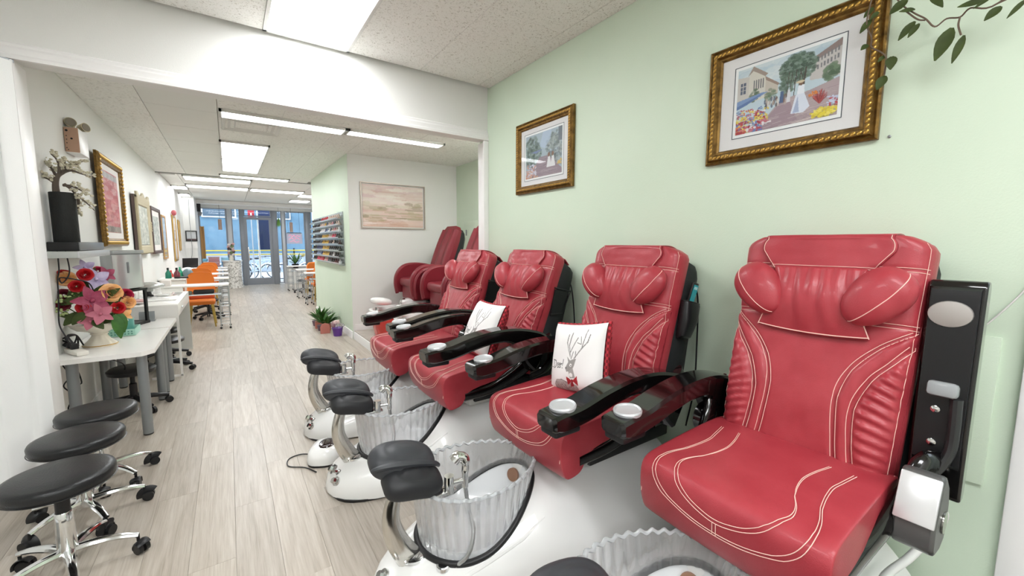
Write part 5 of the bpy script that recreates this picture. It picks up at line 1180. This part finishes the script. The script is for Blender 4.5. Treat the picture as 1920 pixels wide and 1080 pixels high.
# reception counter
t = thing('reception_counter', 'rounded white mosaic reception counter with a pale top', 'counter', (.085, 17.25, 0))
def mosaic():
    m = bpy.data.materials.new('mosaic'); m.use_nodes = True; nt_ = m.node_tree; b = nt_.nodes['Principled BSDF']; vz = nt_.nodes.new('ShaderNodeTexVoronoi'); vz.inputs['Scale'].default_value = 26; tc = nt_.nodes.new('ShaderNodeTexCoord'); rp = nt_.nodes.new('ShaderNodeValToRGB')
    rp.color_ramp.elements[0].color = (*hx('#a7a49c'), 1); rp.color_ramp.elements[1].color = (*hx('#efede8'), 1); rp.color_ramp.elements[0].position = .2; rp.color_ramp.elements[1].position = .6
    nt_.links.new(tc.outputs['Object'], vz.inputs['Vector']); nt_.links.new(vz.outputs['Color'], rp.inputs[0]); nt_.links.new(rp.outputs[0], b.inputs['Base Color']); b.inputs['Roughness'].default_value = .4; return m
def cpl(k): return [(k*.27*math.cos(a), k*.30*math.sin(a)-.02) for a in [PI+PI*i/16 for i in range(17)]]+[(k*.27, .4), (-k*.27, .4)]
MB().prism(cpl(1), 0, .92, 'z').obj('body', mosaic(), t, smooth=30); MB().prism(cpl(1.1), .92, .955, 'z').obj('top', MATTW, t, smooth=30)
t = thing('flower_vase', 'pink and white flowers in a small vase on the reception counter', 'flowers', (.07, 17.1, .955)); MB().lathe([(.05, 0), (.07, .06), (.04, .15), (.05, .18)], 14).obj('vase', CERAM, t)
for k in range(14):
    a = k*2.4; r_ = .05+.10*(k % 4)/4; MB().sph((r_*math.cos(a), r_*.6*math.sin(a), .22+.027*k), (.05, .045, .045), 9, 6).obj('blossom', mat(['fl_white', 'fl_pink', 'fl_green', 'fl_dark'][k % 4], ['#e9e0dc', '#cfa3a2', '#6f8058', '#4a3a3c'][k % 4], .7), t)
MB().tube([(0, 0, .15), (0, .02, .55)], .01, 6).obj('stem', LEAFD, t)
tag(MB().lathe([(.09, 0), (.1, .012), (.03, .02), (.001, .02)], 16).obj('dish', BLACKP, loc=(.22, 17.06, .955)), 'small dark dish on the reception counter beside the flowers', 'dish')
# display things by the left window
t = thing('drawer_tower', 'pink and grey plastic drawer tower by the left shop window', 'drawers', (-.42, 17.25, 0))
MB().box((0, 0, .38), (.34, .34, .76), bev=.01).obj('frame', mat('tower_grey', '#b9c4cc', .4), t)
for z in (.83, .99): MB().box((0, 0, z), (.30, .32, .13), bev=.01).obj('drawer', mat('drawer_pink', '#b9868c', .35), t)
MB().box((0, 0, 1.08), (.34, .34, .03), bev=.01).obj('top', mat('drawer_pale', '#d9b9bb', .35), t); MB().box((0, 0, .91), (.33, .33, .025)).obj('divider', mat('drawer_pale', ''), t, smooth=0)
tag(MB().box((0, 0, .0), (.14, .3, .09), bev=.02).obj('blue_tub', mat('tub_blue', '#7fc6e8', .3), loc=(-.665, 17.3, .98)), 'light blue plastic tub in front of the left shop window', 'tub')
tag(MB().box((0, 0, .44), (.10, .4, .88), bev=.01).obj('white_stand', MATTW, loc=(-.66, 17.3, .05)), 'white stand carrying the light blue tub', 'stand')
tag(MB().box((0, 0, 0), (.22, .3, .3), bev=.02).obj('blue_crate', mat('crate_blue', '#9cd4ee', .3), loc=(-.12, 17.8, .9)), 'pale blue crate between drawer tower and counter', 'crate')
# polish rack
t = thing('polish_rack', 'clear acrylic wall rack for nail polish on the green partition', 'rack', (1.6, 8.59, 1.19)); RL = 2.72
ac = mat('acrylic_clear', '#e3e8e6', .15, trans=.5)
MB().box((-.006, 0, .44), (.008, RL, .90)).obj('back_sheet', ac, t, smooth=0)
for sy in (-1, 1): MB().box((-.05, sy*RL/2, .44), (.1, .006, .9)).obj('side_sheet', PANE, t, smooth=0)
for k in range(8):
    z = .02+.1075*k; MB().box((-.05, 0, z), (.1, RL, .008)).obj('shelf', ac, t, smooth=0); MB().box((-.1, 0, z+.012), (.004, RL, .02)).obj('shelf_lip', mat('lip_pale', '#dfe4e2', .15, trans=.6), t, smooth=0)
PC = {'k': '#17171a', 'g': '#5b6168', 'r': '#b3202e', 'n': '#cdb4a6', 'p': '#d89aa0', 'w': '#ece9ea', 'y': '#c9a24a', 'b': '#3f466f', 'o': '#c7724a', 'd': '#4a1a22', 'l': '#8fa0bd', 'h': '#d8566a'}
CN = {'k': 'black', 'g': 'grey', 'r': 'red', 'n': 'beige', 'p': 'pale pink', 'w': 'white', 'y': 'golden', 'b': 'dark blue', 'o': 'orange brown', 'd': 'dark wine', 'l': 'light blue', 'h': 'hot pink'}
rows = ['kkkkgkkrrrrnnnnnn', 'kkkgkknnnygnnpgnn', 'kkkkkkwwwblwgnpnw', 'kkkgkkkyyyynnhhkk', 'kkkkkggyyyydknkkd', 'kkkbbbbyyyykkkkkk', 'kkklllbyyyykkwkkk', 'kkkhhhhrnpggkkddw']
bots = {}
nth = 'first second third fourth fifth sixth seventh eighth ninth tenth eleventh twelfth thirteenth fourteenth fifteenth sixteenth seventeenth'.split()
rn = ['top', 'second', 'third', 'fourth', 'fifth', 'sixth', 'seventh', 'bottom']
for i, row in enumerate(rows):
    z = 1.19+.024+.1075*(7-i)+.001
    for j, ch in enumerate(row):
        y = 8.59+RL/2-.10-(RL-.2)*j/(len(row)-1)
        if ch not in bots:
            b = MB(); b.lathe([(.028, 0), (.03, .006), (.03, .04), (.012, .048), (.012, .052)], 10); b.lathe([(.014, .052), (.016, .056), (.012, .086), (.001, .087)], 8)
            o = b.obj('polish_bottle', mat('polish_'+ch, PC[ch], .15, coat=.5), loc=(1.55, y, z)); o.scale = (1, 1.9, .9); bots[ch] = o
        else: o = inst(bots[ch], None, (1.55, y, z), sc=(1, 1.9, .9))
        tag(o, '%s nail polish bottle, %s from the left in the %s rack row' % (CN[ch], nth[j], rn[i]), 'nail polish', 'nail polish bottles on the wall rack')
# potted plants on the floor
def plant(loc, label, seed):
    t = thing('potted_plant', label, 'plant', loc, group='potted plants along the green partition'); q = random.Random(seed)
    MB().lathe([(.06, 0), (.08, .10), (.086, .105), (.086, .12), (.07, .118), (.001, .11)], 18, (-.03, -.02, 0)).obj('pot', TERRA, t); MB().lathe([(.05, 0), (.07, .10), (.06, .10), (.001, .09)], 14, (-.11, .06, 0)).obj('small_pot', mat('mauve_pot', '#75606e', .6), t)
    for k in range(46):
        a = q.random()*2*PI; el = q.uniform(.45, 1.4); d = Vector((math.cos(a)*math.cos(el), math.sin(a)*math.cos(el), math.sin(el))); b = MB(); b.leaf((-.04+.05*math.cos(a), .02+.05*math.sin(a), .12), d, (-d.x*.3, -d.y*.3, 1), q.uniform(.15, .27), q.uniform(.055, .08), .2, 4); b.obj('leaf', LEAF, t, smooth=180)
plant((1.40, 8.32, 0), 'green leafy potted plant, farther of two beside the green partition', 1); plant((1.40, 7.80, 0), 'green leafy potted plant, nearer one behind the purple pot', 2)
for k, (y, z) in enumerate(((8.12, 0), (7.60, 0))): tag(MB().prism([(-.075, 0), (.075, 0), (.075, .12), (.05, .165), (0, .18), (-.05, .165), (-.075, .12)], -.012, .012).obj('pink_tag', TERRA, loc=(1.30, y-.05, 0)), ['round topped pink tag in front of the farther plant', 'round topped pink tag in front of the nearer plant'][k], 'tag')
t = thing('purple_pot', 'small purple bucket with heart and gnome picks at the platform edge', 'pot', (1.44, 7.25, 0)); MB().lathe([(.065, 0), (.085, .13), (.09, .135), (.088, .14), (.07, .135), (.001, .13)], 20).obj('bucket', mat('purple_metal', '#6a3f9a', .4), t)
for s_ in (-1, 1): MB().sph((-.01+.02*s_, -.01, .235), (.03, .02, .035), 10, 7).obj('heart_pick', mat('heart_pink', '#e6c9c9', .6), t)
MB().tube([(0, 0, .12), (-.01, 0, .22)], .004, 5).obj('pick_stick', STEMB, t); MB().sph((-.05, .05, .19), (.04, .04, .06), 10, 7).obj('gnome_pick', mat('gnome_mauve', '#b08c90', .7), t); MB().tube(spline([(.05, -.03, .13), (.08, -.06, .2), (.1, -.03, .17), (.07, 0, .14)], 5), .006, 5).obj('ribbon', mat('ribbon_grey', '#8a8690', .6), t)
# ---------------- massage spa chairs in the alcove
def spa(loc, label):
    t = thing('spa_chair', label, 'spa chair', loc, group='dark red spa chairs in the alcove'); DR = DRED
    rs = []
    for z, k in ((.0, .82), (.02, .86), (.12, .90), (.30, .97), (.40, 1.0)): rs.append([Vector((.44+.44*k*se(math.cos(a), .75), .33*k*se(math.sin(a), .75), z)) for a in [i*2*PI/36 for i in range(36)]])
    tb = MB().rings(rs).obj('tub', mat('tub_red', '#cf3a34', .25, coat=.4), t, smooth=50)
    rs = [[Vector((.44+k*.44*se(math.cos(a), .75), k*.33*se(math.sin(a), .75), z+.035*max(0, math.cos(a)))) for a in [i*2*PI/36 for i in range(36)]] for k, z in ((1.0, .395), (1.05, .41), (1.04, .45), (.96, .46), (.88, .44), (.78, .28), (.4, .24))]
    MB().rings(rs).obj('tub_rim', GLOSSW, tb, smooth=50)
    MB().sph((.18, .12, .56), (.16, .11, .055), 18, 10, M=Matrix.Rotation(.15, 3, 'Y'), e=.8).obj('foot_pillow', GLOSSW, t, smooth=60); MB().sph((.62, -.05, .53), (.19, .16, .07), 18, 10, e=.7).obj('foot_cover', GLOSSW, t, smooth=60)
    b = MB(); b.cyl((.38, -.14, .45), (.38, -.14, .55), .018, n=10); b.tube(spline([(.38, -.14, .54), (.40, -.15, .60), (.45, -.15, .60)], 4), .014, 8); b.cyl((.06, -.08, .44), (.06, -.08, .50), .03, n=12); b.obj('tap', CHROME, t)
    MB().box((1.06, 0, .27), (.42, .54, .54), bev=.03).obj('pedestal', BLACKP, t)
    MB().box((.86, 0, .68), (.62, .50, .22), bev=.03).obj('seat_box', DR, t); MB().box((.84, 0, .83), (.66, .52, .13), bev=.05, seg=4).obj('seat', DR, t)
    for s_ in (-1, 1):
        prof = [(x-.12, z) for x, z in ((.62, .66), (.60, .80), (.62, .93), (.69, 1.03), (.80, 1.085), (1.0, 1.09), (1.25, 1.04), (1.40, .96), (1.40, .66))]
        o = MB().prism([(p.x, p.y) for p in spline([(x, z, 0) for x, z in prof], 3)], s_*.28, s_*.40).obj('armrest', DR, t, smooth=40)
        MB().tube([(p.x+.03, s_*.41, p.y-.03) for p in spline([(x, z, 0) for x, z in prof[:-1]], 4)], .028, 8).obj('arm_roll', DR, o); MB().tube([(p.x, s_*.34, p.y) for p in spline([(x, z, 0) for x, z in prof[:-1]], 4)], .05, 10, flat=(1, .5)).obj('arm_top', DR, o)
    T = Matrix.Translation((1.06, 0, .80)) @ Matrix.Rotation(math.radians(20), 4, 'Y')
    def bk(u, v): 
        a = -1+2*u; wv = .28*(1-.25*max(0, v-.75)**1.5*4*.5); return T @ Vector((-.06-.05*(1-a**8)-.012*math.cos(a*8)-.02*math.sin(PI*v), wv*a, v*.86))
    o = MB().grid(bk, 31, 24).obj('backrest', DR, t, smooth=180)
    MB().rings([[T @ Vector((x, .28*k*c_, .02+(.92 if s2 > 0 else 0)*1.0)) if 0 else T @ Vector((x, y_*k, z)) for y_, z in [(-.28, 0), (.28, 0), (.28, .7), (.24, .86), (.16, .93), (-.16, .93), (-.24, .86), (-.28, .7)]] for x, k in ((-.075, 1), (-.04, 1.02), (.0, 1.02))]).obj('back_edge', DR, o, smooth=30)
    MB().rings([[T @ Vector((x, y_*k, z*kz)) for y_, z in [(-.28, .05), (.28, .05), (.28, .72), (.22, .88), (.12, .94), (-.12, .94), (-.22, .88), (-.28, .72)]] for x, k, kz in ((.0, .96, .97), (.08, .94, .97), (.14, .7, .9))]).obj('back_shell', BLACKF, t, smooth=30)
    return t
sp0 = spa((1.66, 5.98, .135), 'dark red spa chair with red tub beside the white alcove wall'); dup(sp0, (1.72, 5.05, .135), 0, 'second dark red spa chair, mostly hidden behind the pedicure chairs')

# ---------------- shop front
FR = mat('frame_grey', '#8b9098', .4, metal=.3); FRL = mat('frame_pale', '#c3c7cc', .4, metal=.2)
struct(MB().box((1.1, 18.0, 2.90), (4.0, .14, .24)).obj('wall_fascia', WHITEWALL, smooth=0)); struct(MB().box((1.1, 17.4, 2.93), (3.9, .35, .12)).obj('ceiling_bulkhead', WHITEWALL, smooth=0))
struct(MB().box((-.5, 18.1, .14), (1.04, .3, .28)).obj('trim_sill', WHITEWALL, smooth=0)); struct(MB().box((2.4, 18.1, .30), (1.2, .3, .60)).obj('trim_sill', WHITEWALL, smooth=0))
wn_ = 0
def window(x0, x1, z0, z1, fw=.05):
    global wn_; wn_ += 1
    f = struct(MB().frame(x1-x0, z1-z0, [(0, -.03), (0, .03), (fw, .03), (fw, -.03)]).obj('window_%d' % wn_, FR, smooth=0, loc=((x0+x1)/2, 18.0, (z0+z1)/2)))
    MB().grid(lambda u, v: Vector(((u-.5)*(x1-x0-.06), 0, (v-.5)*(z1-z0-.06))), 2, 2).obj('pane', PANE, f, smooth=0); return f
window(-.80, .02, .28, 2.80); window(.15, .41, .03, 2.80, .03); window(1.56, 1.73, .03, 2.78, .03); window(1.82, 2.55, .60, 2.78)
for x0, x1, m_ in ((.02, .15, FRL), (.41, .52, FR), (1.40, 1.56, FR), (1.73, 1.82, FRL), (2.55, 2.75, FR)): struct(MB().box(((x0+x1)/2, 18.0, 1.40), (x1-x0, .12, 2.8), bev=.006).obj('trim_post', m_))
d = struct(MB().frame(.88, 2.5, [(0, -.03), (0, .03), (.09, .03), (.09, -.03)]).obj('door_3', FR, smooth=0, loc=(.96, 18.0, 1.26)))
MB().grid(lambda u, v: Vector(((u-.5)*.72, 0, (v-.5)*2.34)), 2, 2).obj('pane', PANE, d, smooth=0); MB().box((0, -.01, -1.12), (.86, .07, .24)).obj('bottom_rail', FR, d, smooth=0); MB().box((-.34, -.07, -.1), (.03, .03, .5), bev=.008).obj('pull_handle', CHROME, d)
window(.52, 1.40, 2.53, 2.80, .04)
# hanging lamps, sign, window plant
for k, (x, z) in enumerate(((-.19, 2.02), (2.02, 1.98))):
    t = thing('pendant_lamp', ['wooden cylinder pendant lamp in the left shop window', 'wooden cylinder pendant lamp in the right shop window'][k], 'lamp', (x, 17.7, z)); MB().lathe([(.055, 0), (.055, .36), (.02, .37)], 16).obj('shade', mat('pale_wood', '#b59a8c', .5), t); MB().cyl((0, 0, .37), (0, 0, 2.995-z), .005, n=6).obj('cord', CABLE, t)
t = thing('window_sign', 'pale sign with pink script strokes and a black top bar in the right window', 'sign', (2.13, 17.85, 1.74)); MB().box((0, 0, 0), (.54, .012, .40)).obj('board', mat('sign_pale', '#c5cbe0', .3), t, smooth=0); MB().cyl((-.2, .04, .215), (-.2, .12, 1.05), .004, n=5).cyl((.2, .04, .215), (.2, .12, 1.05), .004, n=5).obj('cord', CABLE, t); MB().box((.0, .02, .215), (.5, .05, .025)).obj('bar', BLACKP, t, smooth=0)
NE = mat('neon_pink', '#e28ca8', .4, emit=.5)
for k, pts in enumerate([[(-.2, .08), (-.14, .14), (-.08, .06), (-.02, .13), (.04, .05), (.10, .13), (.16, .07), (.2, .12)], [(-.2, -.04), (-.1, .02), (0, -.05), (.08, .02), (.18, -.04)], [(-.16, -.13), (-.04, -.09), (.06, -.14), (.16, -.10)]]): MB().tube(spline([(x, -.012, z) for x, z in pts], 5), .008, 6).obj('stroke', NE, t)
t = thing('window_plant', 'spiky green plant with a yellow flower on the right window sill', 'plant', (2.12, 17.9, .60)); MB().lathe([(.10, 0), (.13, .16), (.11, .16), (.001, .15)], 16).obj('pot', BLACKP, t); q = random.Random(3)
for k in range(26): a = q.random()*2*PI; el = q.uniform(.2, 1.3); d_ = Vector((math.cos(a)*math.cos(el), math.sin(a)*math.cos(el)*.4, math.sin(el))); MB().leaf((0, 0, .15), d_, (0, 0, 1) if el < 1 else (0, -1, .2), q.uniform(.3, .5), .05, .35, 4).obj('leaf', LEAF, t, smooth=180)
MB().tube(spline([(0.05, 0, .15), (.2, -.02, .35), (.27, -.02, .47)], 4), .008, 5).obj('stem', LEAFD, t); MB().sph((.28, -.02, .5), .07, 10, 7).obj('flower', mat('flower_yellow', '#e9dfa0', .7), t)
t = thing('hanging_plant', 'green hanging plant in the narrow pane beside the right window', 'plant', (1.62, 17.8, 2.2)); 
for k in range(16): a = k*.8; MB().leaf((0, 0, .3), (math.cos(a)*.3, math.sin(a)*.3, -1), (math.cos(a), math.sin(a), .3), .24+.05*(k % 3), .06, .1, 4).obj('leaf', mat('leaf_bright', '#6fa04a', .5), t, smooth=180)
MB().cyl((0, 0, .3), (0, 0, .795), .004, n=5).obj('cord', CABLE, t)
# ---------------- street outside
struct(MB().box((1, 26, -.08), (40, 16, .1)).obj('ground_street', mat('sidewalk', '#c6cad0', .8), smooth=0))
bd = thing('building', 'blue grey building across the street behind the shop window', 'building', (1, 27, 0)); MB().box((0, 0, 3.2), (26, .4, 6.4)).obj('facade', mat('facade_blue', '#5d7c90', .8, vary=('#4f6d82', 2)), bd, smooth=0)
for k in range(6): f = MB().box((-6.5+2.6*k, -.22, 3.6), (1.4, .06, 1.3)).obj('window', mat('window_dark', '#3d5263', .15), bd, smooth=0); MB().frame(1.5, 1.4, [(0, 0), (0, .05), (.06, .05), (.06, 0)]).obj('window_frame', FRL, f, loc=(-6.5+2.6*k, -.25, 3.6))
MB().box((0, -.3, .5), (26, .3, 1.0)).obj('plinth', mat('plinth_grey', '#8d97a3', .8), bd, smooth=0)
t = thing('navy_banner', 'tall navy banner hanging outside behind the shop door', 'banner', (1.34, 19.0, 0)); MB().box((.0, 0, 2.15), (.62, .03, 1.7)).obj('cloth', mat('navy', '#2c3d66', .8), t, smooth=0); MB().cyl((-.33, 0, 0), (-.33, 0, 3.05), .03, n=10).obj('pole', CHROME, t); MB().cyl((-.33, 0, 3.02), (.33, 0, 3.02), .015, n=8).obj('crossbar', CHROME, t); MB().box((-.33, 0, .03), (.3, .3, .05)).obj('foot', BLACKP, t, smooth=0)
t = thing('red_sign', 'red street sign seen through the top of the shop door', 'sign', (.82, 19.4, 0)); MB().box((0, 0, 2.72), (.22, .03, .28), bev=.01).obj('plate', mat('sign_red', '#c22a3a', .4), t); MB().cyl((0, .04, 0), (0, .04, 2.86), .02, n=8).obj('post', FRL, t); MB().box((0, -.018, 2.70), (.05, .004, .1)).obj('mark', mat('mark_white', '#e9eaec', .5), t, smooth=0)
t = thing('street_barrier', 'yellow two bar street barrier on black posts outside the windows', 'barrier', (0, 19.6, 0))
YL = mat('barrier_yellow', '#d9c23a', .5)
for z in (1.10, 1.26): MB().cyl((-3, 0, z), (5, 0, z), .022, n=8).obj('rail', YL, t)
for x in (-2.6, -1, .45, 2.3, 4.2): MB().cyl((x, .03, 0), (x, .03, 1.35), .03, n=8).obj('post', BLACKP, t)
def bike():
    t = thing('bicycle', 'x', 'bicycle', (0, 0, 0), group='bicycles parked outside the shop door'); q = MB()
    for s_ in (-1, 1): w_ = MB().tube([(.5*s_+.31*math.cos(a), 0, .33+.31*math.sin(a)) for a in [k*2*PI/24 for k in range(25)]], .022, 6).obj('wheel', mat('tyre_grey', '#3b4048', .6), t); MB().tube([(.5*s_+.36*math.cos(a), 0, .33+.36*math.sin(a)) for a in [.4+k*2.4/12 for k in range(13)]], .03, 6).obj('mudguard', GLOSSW, w_)
    for s_ in (-1, 1):
        for k in range(4): a = k*PI/4; q.tube([(.5*s_-.3*math.cos(a), 0, .33-.3*math.sin(a)), (.5*s_+.3*math.cos(a), 0, .33+.3*math.sin(a))], .004, 4)
    q.obj('spokes', ALU, t); b = MB()
    for p in (((-.5, 0, .33), (-.1, 0, .38)), ((-.1, 0, .38), (-.22, 0, .85)), ((-.1, 0, .38), (.38, 0, .8)), ((-.2, 0, .8), (.38, 0, .82)), ((.5, 0, .33), (.36, 0, .95)), ((-.5, 0, .33), (-.2, 0, .78))): b.cyl(*p, .022, n=8)
    b.obj('frame', mat('bike_frame', '#bcd0e4', .3), t); MB().sph((-.23, 0, .9), (.13, .07, .04), 10, 6).obj('saddle', BLACKP, t); MB().tube([(.3, -.28, .98), (.36, 0, .98), (.3, .28, .98)], .014, 6).obj('handlebar', BLACKP, t); return t
bk_ = bike(); bk_.location = (.9, 20.3, 0); bk_.rotation_euler = (0, 0, .5); bk_['label'] = 'white and blue bicycle parked outside the shop door, nearest one'
dup(bk_, (1.2, 21.1, 0), .5, 'white and blue bicycle parked behind the nearest bicycle'); dup(bk_, (2.35, 20.4, 0), .2, 'bicycle parked outside the right shop window'); dup(bk_, (.2, 21.6, 0), .6, 'bicycle parked beyond the reception counter')
